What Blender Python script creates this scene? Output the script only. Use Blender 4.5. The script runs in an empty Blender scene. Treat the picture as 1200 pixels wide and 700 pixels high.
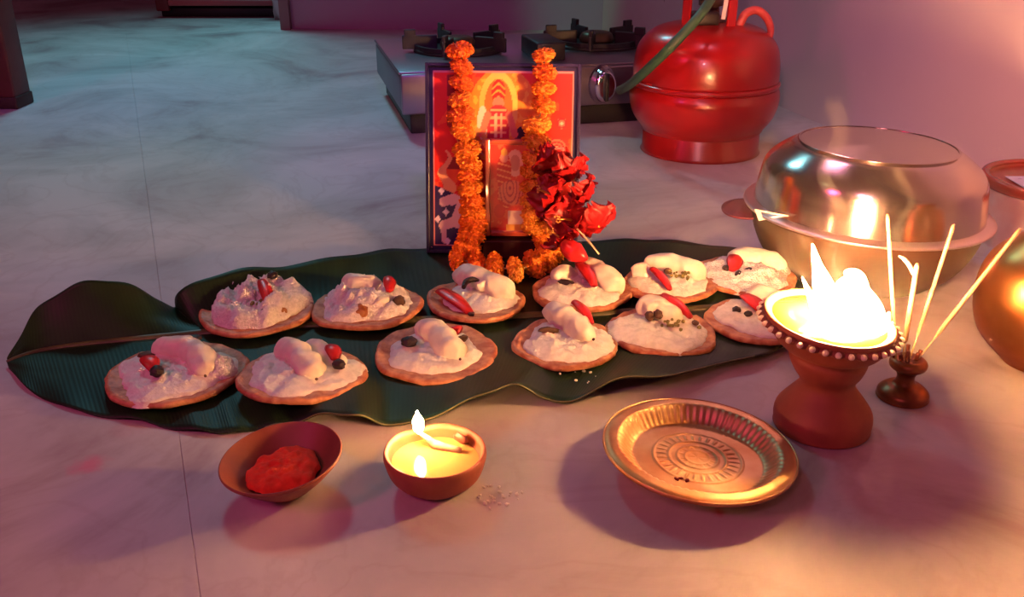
import bpy, bmesh, math, random
from mathutils import Vector, Matrix, Euler, noise
D = bpy.data
SC = bpy.context.scene
COL = SC.collection
PI = math.pi

# ------------------------------------------------------------------ camera
CAM_F, CAM_T, CAM_H = 1100.0, math.radians(23.7), 0.372
cam_d = D.cameras.new('camera'); cam = D.objects.new('camera', cam_d); COL.objects.link(cam)
cam.location = (0, 0, CAM_H); cam.rotation_euler = (PI/2 - CAM_T, 0, 0)
cam_d.sensor_fit = 'HORIZONTAL'; cam_d.sensor_width = 36; cam_d.lens = 36*CAM_F/1200
cam_d.clip_start = 0.01; cam_d.clip_end = 50
SC.camera = cam

# ------------------------------------------------------------------ world, lights, exposure
w = D.worlds.new('world'); SC.world = w; w.use_nodes = True
bg = w.node_tree.nodes['Background']
bg.inputs[0].default_value = (0.70, 0.16, 0.28, 1); bg.inputs[1].default_value = 0.085
SC.view_settings.view_transform = 'Standard'; SC.view_settings.look = 'None'
SC.view_settings.gamma = 1; SC.view_settings.exposure = -0.12; SC.view_settings.use_curve_mapping = False

def area(name, loc, target, size, color, power, spread=PI):
    l = D.lights.new(name, 'AREA'); l.shape = 'DISK'; l.size = size; l.color = color; l.energy = power; l.spread = spread
    o = D.objects.new(name, l); COL.objects.link(o); o.location = loc
    o.rotation_euler = (Vector(target)-Vector(loc)).to_track_quat('-Z', 'Y').to_euler()
    return o
def spot(name, loc, target, angle, color, power, blend=0.8, radius=0.03):
    l = D.lights.new(name, 'SPOT'); l.spot_size = math.radians(angle); l.spot_blend = blend; l.color = color; l.energy = power; l.shadow_soft_size = radius
    o = D.objects.new(name, l); COL.objects.link(o); o.location = loc
    o.rotation_euler = (Vector(target)-Vector(loc)).to_track_quat('-Z', 'Y').to_euler()
    return o
# out-of-frame festival lamps, plus fill spots added for the wall and panel
spot('cool_room_lamp', (-0.9, 3.0, 2.2), (-0.48, 2.05, 0), 68, (0.20, 0.66, 0.78), 170, 1.0, 0.25)
spot('pale_room_lamp', (-1.3, 0.6, 1.7), (-0.40, 1.22, 0), 40, (0.45, 1.0, 0.78), 12, 1.0, 0.2)
spot('green_spot_lamp', (-0.9, -0.3, 1.4), (-0.20, 0.50, 0), 13, (0.45, 1.0, 0.75), 2.2, 1.0, 0.05)
area('rose_room_lamp', (-0.30, -0.35, 0.95), (0.35, 1.5, 0.1), 0.10, (1.0, 0.22, 0.44), 1.9)
area('magenta_lamp', (-1.2, -0.1, 0.9), (-0.5, 0.5, 0), 0.3, (1.0, 0.07, 0.30), 7.0)
spot('wall_wash_fill', (-0.12, -0.25, 0.62), (0.62, 1.30, 0.27), 42, (1.0, 0.40, 0.50), 34, 1.0, 0.03)  # unseen spot added to wash the right wall pink
spot('upper_wall_fill', (0.22, 1.15, 0.75), (0.60, 1.20, 0.20), 120, (1.0, 0.40, 0.60), 5, 1.0, 0.08)  # unseen fill added from above to brighten the right wall
spot('back_lamp', (0.47, 1.42, 0.52), (-0.12, 0.50, 0), 60, (1.0, 0.42, 0.45), 3.5, 1.0, 0.03)
spot('orange_wall_fill', (0.35, 0.35, 0.36), (0.68, 1.07, 0.17), 30, (1.0, 0.34, 0.10), 26, 1.0, 0.03)  # added spot, not a candle, turns the wall's right part orange
spot('panel_violet_fill', (-0.2, 0.9, 0.9), (-0.20, 2.73, 0.10), 40, (0.75, 0.14, 0.75), 10, 1.0, 0.1)  # added only to give the back panel purple light
spot('indigo_lamp', (-0.2, 0.3, 1.3), (-0.78, 1.85, 0), 20, (0.20, 0.10, 1.0), 26, 1.0, 0.1)
spot('red_spot_lamp', (-0.6, 0.2, 1.2), (-0.27, 1.42, 0), 10, (1.0, 0.10, 0.20), 8, 1.0, 0.03)
spot('panel_teal_fill', (0.0, 1.7, 1.0), (0.18, 2.73, 0.08), 16, (0.12, 1.0, 0.55), 22, 1.0, 0.05)  # added for the teal area at the back panel's right end
spot('violet_lamp', (0.15, -0.2, 1.1), (-0.16, 1.5, 0.05), 20, (0.34, 0.10, 1.0), 30, 1.0, 0.05)

# ------------------------------------------------------------------ pixel helpers (1200x700 photograph frame)
def ray(px, py):
    a = (px-600)/CAM_F; b = (350-py)/CAM_F
    return Vector((a, math.cos(CAM_T)+b*math.sin(CAM_T), -math.sin(CAM_T)+b*math.cos(CAM_T)))
def G(px, py, z=0.0):
    d = ray(px, py); t = (z-CAM_H)/d.z
    return Vector((d.x*t, d.y*t, z))
def at(px, py, Y):
    d = ray(px, py); t = Y/d.y
    return Vector((d.x*t, Y, CAM_H+d.z*t))
def PXS(p):   # world metres per pixel at point p
    return (p[1]*math.cos(CAM_T)-(p[2]-CAM_H)*math.sin(CAM_T))/CAM_F

# ------------------------------------------------------------------ materials
MATS = {}
def mat(name, color, rough=0.5, metal=0.0, bump=0.0, bscale=60, vary=0.0, vscale=20, coat=0.0, sss=0.0, spec=0.5, emis=None, trans=0.0, bdist=0.002, color2=None):
    if name in MATS: return MATS[name]
    m = D.materials.new(name); m.use_nodes = True; nt = m.node_tree; p = nt.nodes['Principled BSDF']
    p.inputs['Base Color'].default_value = (*color, 1); p.inputs['Roughness'].default_value = rough
    p.inputs['Metallic'].default_value = metal; p.inputs['Coat Weight'].default_value = coat
    p.inputs['Subsurface Weight'].default_value = sss; p.inputs['Subsurface Radius'].default_value = (0.006, 0.003, 0.002)
    p.inputs['Specular IOR Level'].default_value = spec; p.inputs['Transmission Weight'].default_value = trans
    if emis: p.inputs['Emission Color'].default_value = (*emis[0], 1); p.inputs['Emission Strength'].default_value = emis[1]
    tc = nt.nodes.new('ShaderNodeTexCoord')
    if vary > 0:
        n = nt.nodes.new('ShaderNodeTexNoise'); n.inputs['Scale'].default_value = vscale; n.inputs['Detail'].default_value = 5
        nt.links.new(tc.outputs['Object'], n.inputs['Vector'])
        r = nt.nodes.new('ShaderNodeValToRGB')
        c2 = color2 if color2 else tuple(c*(1-vary) for c in color)
        r.color_ramp.elements[0].position = 0.35; r.color_ramp.elements[1].position = 0.65
        r.color_ramp.elements[0].color = (*c2, 1); r.color_ramp.elements[1].color = (*color, 1)
        nt.links.new(n.outputs['Fac'], r.inputs['Fac']); nt.links.new(r.outputs['Color'], p.inputs['Base Color'])
    if bump > 0:
        n2 = nt.nodes.new('ShaderNodeTexNoise'); n2.inputs['Scale'].default_value = bscale; n2.inputs['Detail'].default_value = 4
        nt.links.new(tc.outputs['Object'], n2.inputs['Vector'])
        b = nt.nodes.new('ShaderNodeBump'); b.inputs['Strength'].default_value = bump; b.inputs['Distance'].default_value = bdist
        nt.links.new(n2.outputs['Fac'], b.inputs['Height']); nt.links.new(b.outputs['Normal'], p.inputs['Normal'])
    MATS[name] = m
    return m

def marble():
    m = D.materials.new('marble'); m.use_nodes = True; nt = m.node_tree; p = nt.nodes['Principled BSDF']; L = nt.links
    tc = nt.nodes.new('ShaderNodeTexCoord')
    n = nt.nodes.new('ShaderNodeTexNoise'); n.inputs['Scale'].default_value = 3.2; n.inputs['Detail'].default_value = 8; n.inputs['Distortion'].default_value = 1.2; n.inputs['Roughness'].default_value = 0.6
    L.new(tc.outputs['Object'], n.inputs['Vector'])
    r = nt.nodes.new('ShaderNodeValToRGB'); e = r.color_ramp.elements
    e[0].position = 0.32; e[0].color = (0.33, 0.24, 0.25, 1); e[1].position = 0.60; e[1].color = (0.60, 0.55, 0.54, 1)
    k = e.new(0.44); k.color = (0.47, 0.44, 0.43, 1)
    L.new(n.outputs['Fac'], r.inputs['Fac'])
    # brownish veins
    n2 = nt.nodes.new('ShaderNodeTexNoise'); n2.inputs['Scale'].default_value = 5.5; n2.inputs['Detail'].default_value = 10; n2.inputs['Distortion'].default_value = 2.2
    L.new(tc.outputs['Object'], n2.inputs['Vector'])
    r2 = nt.nodes.new('ShaderNodeValToRGB'); e = r2.color_ramp.elements
    e[0].position = 0.47; e[0].color = (0, 0, 0, 1); e[1].position = 0.53; e[1].color = (0, 0, 0, 1); k = e.new(0.5); k.color = (1, 1, 1, 1)
    L.new(n2.outputs['Fac'], r2.inputs['Fac'])
    mx = nt.nodes.new('ShaderNodeMix'); mx.data_type = 'RGBA'
    ml = nt.nodes.new('ShaderNodeMath'); ml.operation = 'MULTIPLY'; ml.inputs[1].default_value = 0.16
    L.new(r2.outputs['Color'], ml.inputs[0]); L.new(ml.outputs[0], mx.inputs[0]); L.new(r.outputs['Color'], mx.inputs[6]); mx.inputs[7].default_value = (0.33, 0.22, 0.20, 1)
    cur = mx.outputs[2]
    # spilled vermilion smudges (x, y, radius, colour, strength)
    for (px, py, rad, c, s) in ((103, 545, 0.016, (0.70, 0.08, 0.20), 0.55), (152, 500, 0.02, (0.6, 0.3, 0.35), 0.25), (842, 600, 0.006, (0.5, 0.05, 0.04), 0.8)):
        q = G(px, py)
        vm = nt.nodes.new('ShaderNodeVectorMath'); vm.operation = 'DISTANCE'; vm.inputs[1].default_value = q
        nz = nt.nodes.new('ShaderNodeTexNoise'); nz.inputs['Scale'].default_value = 90
        L.new(tc.outputs['Object'], nz.inputs['Vector']); L.new(tc.outputs['Object'], vm.inputs[0])
        a = nt.nodes.new('ShaderNodeMath'); a.operation = 'MULTIPLY_ADD'; a.inputs[1].default_value = rad*1.2; L.new(nz.outputs['Fac'], a.inputs[0]); L.new(vm.outputs['Value'], a.inputs[2])
        mr = nt.nodes.new('ShaderNodeMapRange'); mr.interpolation_type = 'SMOOTHSTEP'; mr.inputs[1].default_value = rad*0.6; mr.inputs[2].default_value = rad*1.7; mr.inputs[3].default_value = s; mr.inputs[4].default_value = 0
        L.new(a.outputs[0], mr.inputs[0])
        m2 = nt.nodes.new('ShaderNodeMix'); m2.data_type = 'RGBA'; m2.inputs[7].default_value = (*c, 1)
        L.new(mr.outputs[0], m2.inputs[0]); L.new(cur, m2.inputs[6]); cur = m2.outputs[2]
    L.new(cur, p.inputs['Base Color'])
    p.inputs['Roughness'].default_value = 0.5; p.inputs['Specular IOR Level'].default_value = 0.35
    return m

def leaf_material(name, c1, c2, stripes=190):
    m = D.materials.new(name); m.use_nodes = True; nt = m.node_tree; p = nt.nodes['Principled BSDF']; L = nt.links
    uv = nt.nodes.new('ShaderNodeUVMap')
    mp = nt.nodes.new('ShaderNodeMapping'); mp.inputs['Scale'].default_value = (stripes, 0.6, 1)
    L.new(uv.outputs[0], mp.inputs[0])
    wv = nt.nodes.new('ShaderNodeTexWave'); wv.inputs['Scale'].default_value = 0.32; wv.inputs['Distortion'].default_value = 3.0; wv.inputs['Detail'].default_value = 3
    L.new(mp.outputs[0], wv.inputs[0])
    b = nt.nodes.new('ShaderNodeBump'); b.inputs['Strength'].default_value = 0.2; b.inputs['Distance'].default_value = 0.0003
    L.new(wv.outputs['Fac'], b.inputs['Height']); L.new(b.outputs[0], p.inputs['Normal'])
    n = nt.nodes.new('ShaderNodeTexNoise'); n.inputs['Scale'].default_value = 14; n.inputs['Detail'].default_value = 4
    tc = nt.nodes.new('ShaderNodeTexCoord'); L.new(tc.outputs['Object'], n.inputs[0])
    r = nt.nodes.new('ShaderNodeValToRGB'); r.color_ramp.elements[0].position = 0.3; r.color_ramp.elements[0].color = (*c1, 1); r.color_ramp.elements[1].position = 0.7; r.color_ramp.elements[1].color = (*c2, 1)
    L.new(n.outputs['Fac'], r.inputs[0])
    mx = nt.nodes.new('ShaderNodeMix'); mx.data_type = 'RGBA'; mx.blend_type = 'MULTIPLY'; mx.inputs[0].default_value = 0.15
    L.new(r.outputs[0], mx.inputs[6]); L.new(wv.outputs['Color'], mx.inputs[7]); L.new(mx.outputs[2], p.inputs['Base Color'])
    p.inputs['Roughness'].default_value = 0.48; p.inputs['Specular IOR Level'].default_value = 0.22
    return m

def flame_material(name, FLAME_E):
    m = D.materials.new(name); m.use_nodes = True; nt = m.node_tree; L = nt.links
    for n in list(nt.nodes): nt.nodes.remove(n)
    out = nt.nodes.new('ShaderNodeOutputMaterial'); em = nt.nodes.new('ShaderNodeEmission'); tr = nt.nodes.new('ShaderNodeBsdfTransparent'); mix = nt.nodes.new('ShaderNodeMixShader')
    lw = nt.nodes.new('ShaderNodeLayerWeight'); lw.inputs[0].default_value = 0.35
    r = nt.nodes.new('ShaderNodeValToRGB'); r.color_ramp.elements[0].position = 0.0; r.color_ramp.elements[0].color = (1.0, 0.47, 0.20, 1)
    r.color_ramp.elements[1].position = 0.9; r.color_ramp.elements[1].color = (1.0, 0.42, 0.08, 1)
    L.new(lw.outputs['Facing'], r.inputs[0]); L.new(r.outputs[0], em.inputs[0])
    mr = nt.nodes.new('ShaderNodeMapRange'); mr.inputs[1].default_value = 0.25; mr.inputs[2].default_value = 0.8; mr.inputs[3].default_value = FLAME_E; mr.inputs[4].default_value = 1.3
    L.new(lw.outputs['Facing'], mr.inputs[0]); L.new(mr.outputs[0], em.inputs[1])
    m2 = nt.nodes.new('ShaderNodeMapRange'); m2.inputs[1].default_value = 0.45; m2.inputs[2].default_value = 1.0; m2.inputs[3].default_value = 1.0; m2.inputs[4].default_value = 0.0
    L.new(lw.outputs['Facing'], m2.inputs[0]); L.new(m2.outputs[0], mix.inputs[0]); L.new(tr.outputs[0], mix.inputs[1]); L.new(em.outputs[0], mix.inputs[2])
    L.new(mix.outputs[0], out.inputs['Surface'])
    return m

# ------------------------------------------------------------------ mesh helpers
def link(name, me, material=None, parent=None, smooth=True):
    if material and not me.materials: me.materials.append(material)
    if smooth: me.polygons.foreach_set('use_smooth', [True]*len(me.polygons))
    o = D.objects.new(name, me); COL.objects.link(o)
    if parent: o.parent = parent
    return o
def pyd(name, verts, faces, material=None, parent=None, smooth=True):
    me = D.meshes.new(name); me.from_pydata([tuple(v) for v in verts], [], faces); me.update()
    return link(name, me, material, parent, smooth)
def from_bm(name, bm, material=None, parent=None, smooth=True):
    me = D.meshes.new(name); bm.normal_update(); bm.to_mesh(me); bm.free()
    return link(name, me, material, parent, smooth)
def tag(o, label, cat, group=None, kind=None):
    if label: o['label'] = label
    if cat: o['category'] = cat
    if group: o['group'] = group
    if kind: o['kind'] = kind
    return o
def empty(name, loc, label, cat, group=None, rz=0):
    o = D.objects.new(name, None); COL.objects.link(o); o.location = loc; o.rotation_euler = (0, 0, rz); o.empty_display_size = 0.01
    return tag(o, label, cat, group)
def box(bm, c, s, bevel=0, rot=None):
    r = bmesh.ops.create_cube(bm, size=1); vs = r['verts']
    bmesh.ops.scale(bm, vec=s, verts=vs)
    if bevel:
        es = list({e for v in vs for e in v.link_edges})
        rr = bmesh.ops.bevel(bm, geom=es, offset=bevel, segments=2, affect='EDGES', profile=0.5)
        vs = list({v for f in rr['faces'] for v in f.verts} | {v for v in vs if v.is_valid})
    if rot is not None: bmesh.ops.transform(bm, matrix=rot, verts=vs)
    bmesh.ops.translate(bm, vec=c, verts=vs)
    return vs
def lathe(prof, seg=48, fn=None, close=False):
    """verts, faces from (radius, z) profile; fn(r,z,ang)->Vector override"""
    V = []; F = []
    n = len(prof)
    for i, (r, z) in enumerate(prof):
        for j in range(seg):
            a = 2*PI*j/seg
            V.append(fn(r, z, a, i) if fn else Vector((r*math.cos(a), r*math.sin(a), z)))
    for i in range(n-1):
        for j in range(seg):
            k = (j+1) % seg
            F.append((i*seg+j, i*seg+k, (i+1)*seg+k, (i+1)*seg+j))
    if prof[0][0] > 1e-6: F.append(tuple(range(seg-1, -1, -1)))
    if prof[-1][0] > 1e-6: F.append(tuple((n-1)*seg+j for j in range(seg)))
    return V, F
def smoothprof(pts, sub=4):
    """Catmull-Rom resample of a profile"""
    out = []
    for i in range(len(pts)-1):
        p0 = pts[max(i-1, 0)]; p1 = pts[i]; p2 = pts[i+1]; p3 = pts[min(i+2, len(pts)-1)]
        for s in range(sub):
            t = s/sub
            out.append(tuple(0.5*((2*b)+(-a+c)*t+(2*a-5*b+4*c-d)*t*t+(-a+3*b-3*c+d)*t**3) for a, b, c, d in zip(p0, p1, p2, p3)))
    out.append(tuple(pts[-1]))
    return [(max(q[0], 0.0),)+q[1:] for q in out] if len(pts[0]) == 2 else out
def tube(pts, rad, seg=10, sub=4, cap=True, flat=1.0):
    """tube verts/faces along 3-D points; rad number or list"""
    if sub > 1: P = [Vector(q) for q in smooth3(pts, sub)]
    else: P = [Vector(q) for q in pts]
    n = len(P)
    if isinstance(rad, (int, float)): R = [rad]*n
    else:
        R = []
        for i in range(n):
            t = i/(n-1)*(len(rad)-1); k = min(int(t), len(rad)-2); R.append(rad[k]+(rad[k+1]-rad[k])*(t-k))
    V = []; F = []
    T = (P[1]-P[0]).normalized(); N = T.orthogonal().normalized()
    for i in range(n):
        t = (P[min(i+1, n-1)]-P[max(i-1, 0)]).normalized()
        N = (N-t*N.dot(t)).normalized(); B = t.cross(N)
        for j in range(seg):
            a = 2*PI*j/seg
            V.append(P[i]+(N*math.cos(a)+B*math.sin(a)*flat)*R[i])
    for i in range(n-1):
        for j in range(seg):
            k = (j+1) % seg
            F.append((i*seg+j, i*seg+k, (i+1)*seg+k, (i+1)*seg+j))
    if cap: F.append(tuple(range(seg-1, -1, -1))); F.append(tuple((n-1)*seg+j for j in range(seg)))
    return V, F
def smooth3(pts, sub):
    out = []
    for i in range(len(pts)-1):
        p0 = pts[max(i-1, 0)]; p1 = pts[i]; p2 = pts[i+1]; p3 = pts[min(i+2, len(pts)-1)]
        for s in range(sub):
            t = s/sub
            out.append(tuple(0.5*((2*b)+(-a+c)*t+(2*a-5*b+4*c-d)*t*t+(-a+3*b-3*c+d)*t**3) for a, b, c, d in zip(p0, p1, p2, p3)))
    out.append(tuple(pts[-1]))
    return out
def merge(parts):
    V = []; F = []
    for v, f in parts:
        o = len(V); V += list(v); F += [tuple(i+o for i in q) for q in f]
    return V, F
def fbm(p, s, o=4):
    return noise.fractal(Vector(p)*s, 0.9, 2.0, o)

# ================================================================== STRUCTURE
MARBLE = marble()
floor = D.objects.new('floor', None); COL.objects.link(floor); floor['kind'] = 'structure'
jt = G(206, 480).xy; jb = G(235, 700).xy; jd = (jb-jt).normalized()
def slab(poly, th=0.03, inset=0.0003):
    bm = bmesh.new(); vs = [bm.verts.new((x, y, -th)) for x, y in poly]; f = bm.faces.new(vs)
    r = bmesh.ops.extrude_face_region(bm, geom=[f]); bmesh.ops.translate(bm, vec=(0, 0, th), verts=[g for g in r['geom'] if isinstance(g, bmesh.types.BMVert)])
    bmesh.ops.recalc_face_normals(bm, faces=bm.faces)
    bmesh.ops.bevel(bm, geom=[e for e in bm.edges if all(abs(v.co.z) < 1e-6 for v in e.verts)], offset=inset, segments=1, affect='EDGES')
    return from_bm('marble_slab', bm, MARBLE, floor, smooth=False)
g_ = 0.00005
ya = 0.66; Ja = jt + jd*((ya-jt.y)/jd.y); Jb = jt + jd*((-0.6-jt.y)/jd.y)
Jc = jt + jd*((4.6-jt.y)/jd.y)
slab([(-3.2, -0.6), (Jb.x-g_, -0.6), (Jc.x-g_, 4.6), (-3.2, 4.6)])
slab([(Jb.x+g_, -0.6), (1.3, -0.6), (1.3, 4.6), (Jc.x+g_, 4.6)])

WALL = mat('wall_paint', (0.62, 0.55, 0.56), rough=0.42, vary=0.08, vscale=3, bump=0.15, bscale=25)
def wall(name, a, b, h, material, th=0.06, side=1):
    a = Vector(a); b = Vector(b); d = (b-a).normalized(); n = Vector((-d.y, d.x))*th*side
    V = []
    for z in (0, h):
        for q in (a, b, b+n, a+n): V.append((q.x, q.y, z))
    F = [(0, 1, 2, 3), (7, 6, 5, 4), (0, 4, 5, 1), (1, 5, 6, 2), (2, 6, 7, 3), (3, 7, 4, 0)]
    bm = bmesh.new(); vs = [bm.verts.new(v) for v in V]
    for f in F: bm.faces.new([vs[i] for i in f])
    bmesh.ops.recalc_face_normals(bm, faces=bm.faces)
    o = from_bm(name, bm, material, None, smooth=False); o['kind'] = 'structure'
    return o
wd = Vector((0.235, -0.97)).normalized(); wc = Vector((0.254, 2.727))
wall('wall_right', wc, wc+wd*3.3, 2.4, WALL, side=1)
PUR = mat('glossy_laminate', (0.34, 0.24, 0.32), rough=0.22, coat=0.3)
wall('wall_back', (-0.63, 2.765), (0.30, 2.727), 2.4, PUR, th=0.12)
wall('trim_1', (-0.655, 2.74), (-0.628, 2.74), 2.4, mat('grey_trim', (0.22, 0.16, 0.15), 0.6, bump=0.2), th=0.14)
wall('wall_left', (-3.0, 3.75), (-0.5, 3.75), 2.4, mat('far_wall', (0.30, 0.33, 0.33), 0.7, bump=0.1))

# dark wooden post at the left edge
post = tag(D.objects.new('wooden_post', None), 'dark maroon wooden post at the far left edge, cut by the frame', 'post'); COL.objects.link(post)
q = G(21, 128); post.location = (q.x-0.045, q.y+0.03, 0)
wm = mat('maroon_wood', (0.10, 0.018, 0.02), 0.5, vary=0.4, vscale=12, bump=0.2)
bm = bmesh.new(); box(bm, (0, 0, 0.6), (0.09, 0.06, 1.16), 0.004); from_bm('shaft', bm, wm, post)
bm = bmesh.new(); box(bm, (0, 0, 0.011), (0.094, 0.064, 0.022), 0.003); from_bm('foot', bm, mat('dark_foot', (0.03, 0.012, 0.012), 0.6), post)

# low red cabinet far back
a = G(190, 19); b = G(338, 22)
cb = empty('low_cabinet', ((a.x+b.x)/2, (a.y+b.y)/2+0.15, 0), 'low dark red wooden cabinet standing far back on the floor', 'cabinet')
cw = b.x-a.x; red = mat('red_lacquer', (0.22, 0.018, 0.025), 0.4, vary=0.3, vscale=6)
bm = bmesh.new(); box(bm, (0, 0, 0.215), (cw, 0.3, 0.35), 0.006); from_bm('carcass', bm, red, cb)
bm = bmesh.new(); box(bm, (0, 0, 0.014), (cw-0.012, 0.27, 0.026), 0.002); from_bm('plinth', bm, mat('black_plinth', (0.012, 0.01, 0.012), 0.5), cb)
bm = bmesh.new(); box(bm, (0.01, -0.158, 0.045), (cw-0.06, 0.02, 0.018), 0.004); from_bm('bottom_rail', bm, mat('worn_red', (0.42, 0.10, 0.11), 0.45), cb)
bm = bmesh.new(); box(bm, (-cw/2+0.02, -0.155, 0.2), (0.04, 0.018, 0.36), 0.004); from_bm('stile', bm, red, cb)
# crumpled white cloth beside it
cl = G(333, 23)
def cloth():
    V = []; F = []; n = 14; m_ = 18
    for i in range(n):
        t = i/(n-1)
        for j in range(m_):
            a_ = 2*PI*j/m_
            r = (0.026+0.014*t)*(1+0.35*math.sin(3*a_+4*t)+0.5*fbm((math.cos(a_), math.sin(a_), t*2), 1.7))
            V.append((r*math.cos(a_)-0.035*t, r*0.7*math.sin(a_), 0.30*t))
    for i in range(n-1):
        for j in range(m_):
            k = (j+1) % m_; F.append((i*m_+j, i*m_+k, (i+1)*m_+k, (i+1)*m_+j))
    F.append(tuple(range(m_-1, -1, -1))); F.append(tuple((n-1)*m_+j for j in range(m_)))
    return V, F
o = pyd('cloth', *cloth(), mat('white_cloth', (0.62, 0.66, 0.66), 0.8, bump=0.3)); o.location = (cl.x, cl.y+0.01, 0)
tag(o, 'crumpled white cloth hanging beside the far red cabinet', 'cloth')

# thin wire hanging on the wall above the gas cylinder
p0 = at(779, 22, 2.3); V, F = tube([p0, at(779.5, 8, 2.3), at(779, -25, 2.3)], 0.0025, 8)
tag(pyd('wire', V, F, mat('wire_dark', (0.06, 0.03, 0.04), 0.5)), 'thin dark wire hanging against the wall above the gas cylinder', 'wire')

# ================================================================== STOVE
S0 = G(472, 160)
st = empty('gas_stove', (S0.x, S0.y, 0), 'steel two-burner gas stove behind the framed picture', 'stove', rz=0.24)
SW, SD = 0.52, 0.36
steel = mat('stove_steel', (0.34, 0.30, 0.36), 0.28, metal=0.9, bump=0.05, bscale=8)
steels = mat('stove_side_steel', (0.20, 0.21, 0.25), 0.42, metal=0.6)
blk = mat('black_iron', (0.012, 0.012, 0.013), 0.45, bump=0.3)
bm = bmesh.new(); box(bm, (SW/2, SD/2, 0.068), (SW, SD, 0.062), 0.006); from_bm('body', bm, steels, st)
bm = bmesh.new(); box(bm, (SW/2, -0.004, 0.068), (SW, 0.008, 0.064), 0.003); from_bm('front_panel', bm, steel, st)
bm = bmesh.new(); box(bm, (SW/2, SD/2, 0.101), (SW+0.004, SD+0.004, 0.005), 0.002); from_bm('top_plate', bm, steel, st)
bm = bmesh.new(); box(bm, (SW/2, SD/2+0.003, 0.0185), (SW-0.03, SD-0.02, 0.037), 0.003); from_bm('base_tray', bm, blk, st)
for kx in (0.15, 0.335):
    V, F = lathe(smoothprof([(0.0, 0.022), (0.014, 0.022), (0.019, 0.018), (0.021, 0.0), (0.024, 0.0)], 2), 28)
    V = [Vector((v.x, -v.z-0.008, v.y*1.35)) for v in V]
    o = pyd('knob', V, F, mat('chrome', (0.7, 0.68, 0.75), 0.12, metal=1), st); o.location = (kx, 0, 0.07)
    bm = bmesh.new(); box(bm, (0, -0.031, 0), (0.007, 0.012, 0.046), 0.002); g = from_bm('grip', bm, blk, o)
for kx in (0.13, 0.39):
    # drip bowl, burner, pan support
    V, F = lathe([(0.0, 0.003), (0.07, 0.003), (0.078, 0.006), (0.08, 0.0)], 40); o = pyd('drip_pan', V, F, blk, st); o.location = (kx, 0.19, 0.1035)
    V, F = lathe(smoothprof([(0.0, 0.022), (0.022, 0.021), (0.03, 0.014), (0.032, 0.004), (0.022, 0.0), (0.02, -0.003)], 3), 32); o = pyd('burner', V, F, mat('burner_brass', (0.10, 0.07, 0.04), 0.4, metal=0.7), st); o.location = (kx, 0.19, 0.107)
    bm = bmesh.new()
    for k in range(5):
        rot = Matrix.Rotation(2*PI*k/5+0.5, 4, 'Z')
        vs = box(bm, (0, 0, 0), (0.062, 0.006, 0.024), 0.0015); bmesh.ops.translate(bm, vec=(0.068, 0, 0.015), verts=vs); bmesh.ops.transform(bm, matrix=rot, verts=vs)
        vs = box(bm, (0, 0, 0), (0.02, 0.007, 0.014), 0.0015); bmesh.ops.translate(bm, vec=(0.085, 0, 0.03), verts=vs); bmesh.ops.transform(bm, matrix=rot, verts=vs)
    V, F = lathe([(0.072, 0.0), (0.078, 0.0), (0.078, 0.012), (0.072, 0.012), (0.072, 0.0)], 36)
    vv = [bm.verts.new(v) for v in V[:36*5]]
    for f in F[:36*4]: bm.faces.new([vv[i] for i in f])
    o = from_bm('pan_support', bm, blk, st, smooth=False); o.location = (kx, 0.19, 0.104)
# dark box shaped control valve behind the picture, and a dark lighter knob at right
bm = bmesh.new(); box(bm, (0.262, 0.10, 0.118), (0.05, 0.11, 0.03), 0.003); from_bm('centre_cover', bm, blk, st)

# green gas pipe
V, F = tube([at(726, 106, 1.50), at(741, 97, 1.36), at(775, 66, 1.29), at(806, 34, 1.285), at(826, 10, 1.30), at(842, -18, 1.36)], 0.0066, 12, 6)
tag(pyd('gas_hose', V, F, mat('green_rubber', (0.035, 0.10, 0.045), 0.45, bump=0.1)), 'green rubber gas hose running up across the red gas cylinder', 'hose')

# ================================================================== GAS CYLINDER
cy = empty('gas_cylinder', (0.290, 1.425, 0), 'round glossy red gas cylinder against the pink wall', 'gas cylinder')
redp = mat('red_enamel', (0.40, 0.007, 0.007), 0.28, coat=0.2, vary=0.12, vscale=9, bump=0.08, bscale=14)
prof = smoothprof([(0.0, 0.192), (0.045, 0.190), (0.080, 0.180), (0.100, 0.160), (0.107, 0.135), (0.108, 0.108)], 5)
V, F = lathe(prof, 64); pyd('upper_shell', V, F, redp, cy)
V, F = lathe(smoothprof([(0.108, 0.108), (0.1105, 0.106), (0.1105, 0.102), (0.108, 0.100)], 3), 64); pyd('weld_seam', V, F[:-2], redp, cy)
V, F = lathe(smoothprof([(0.108, 0.100), (0.112, 0.085), (0.107, 0.060), (0.094, 0.040), (0.080, 0.030), (0.0, 0.026)], 5), 64); pyd('lower_shell', V, F, redp, cy)
V, F = lathe([(0.086, 0.040), (0.0885, 0.036), (0.0885, 0.004), (0.091, 0.0), (0.084, 0.0), (0.084, 0.036)], 64)
pyd('foot_ring', V, F[:-2], redp, cy)
V, F = lathe([(0.0, 0.236), (0.011, 0.236), (0.012, 0.228), (0.018, 0.226), (0.018, 0.214), (0.012, 0.212), (0.014, 0.200), (0.024, 0.198), (0.026, 0.188), (0.0, 0.186)], 24)
pyd('valve', V, F, mat('dark_brass', (0.10, 0.055, 0.05), 0.35, metal=0.6), cy)
bm = bmesh.new(); box(bm, (-0.014, -0.03, 0.199), (0.04, 0.022, 0.02), 0.004); from_bm('valve_cap', bm, mat('black_plastic', (0.02, 0.012, 0.012), 0.4), cy)
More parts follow.
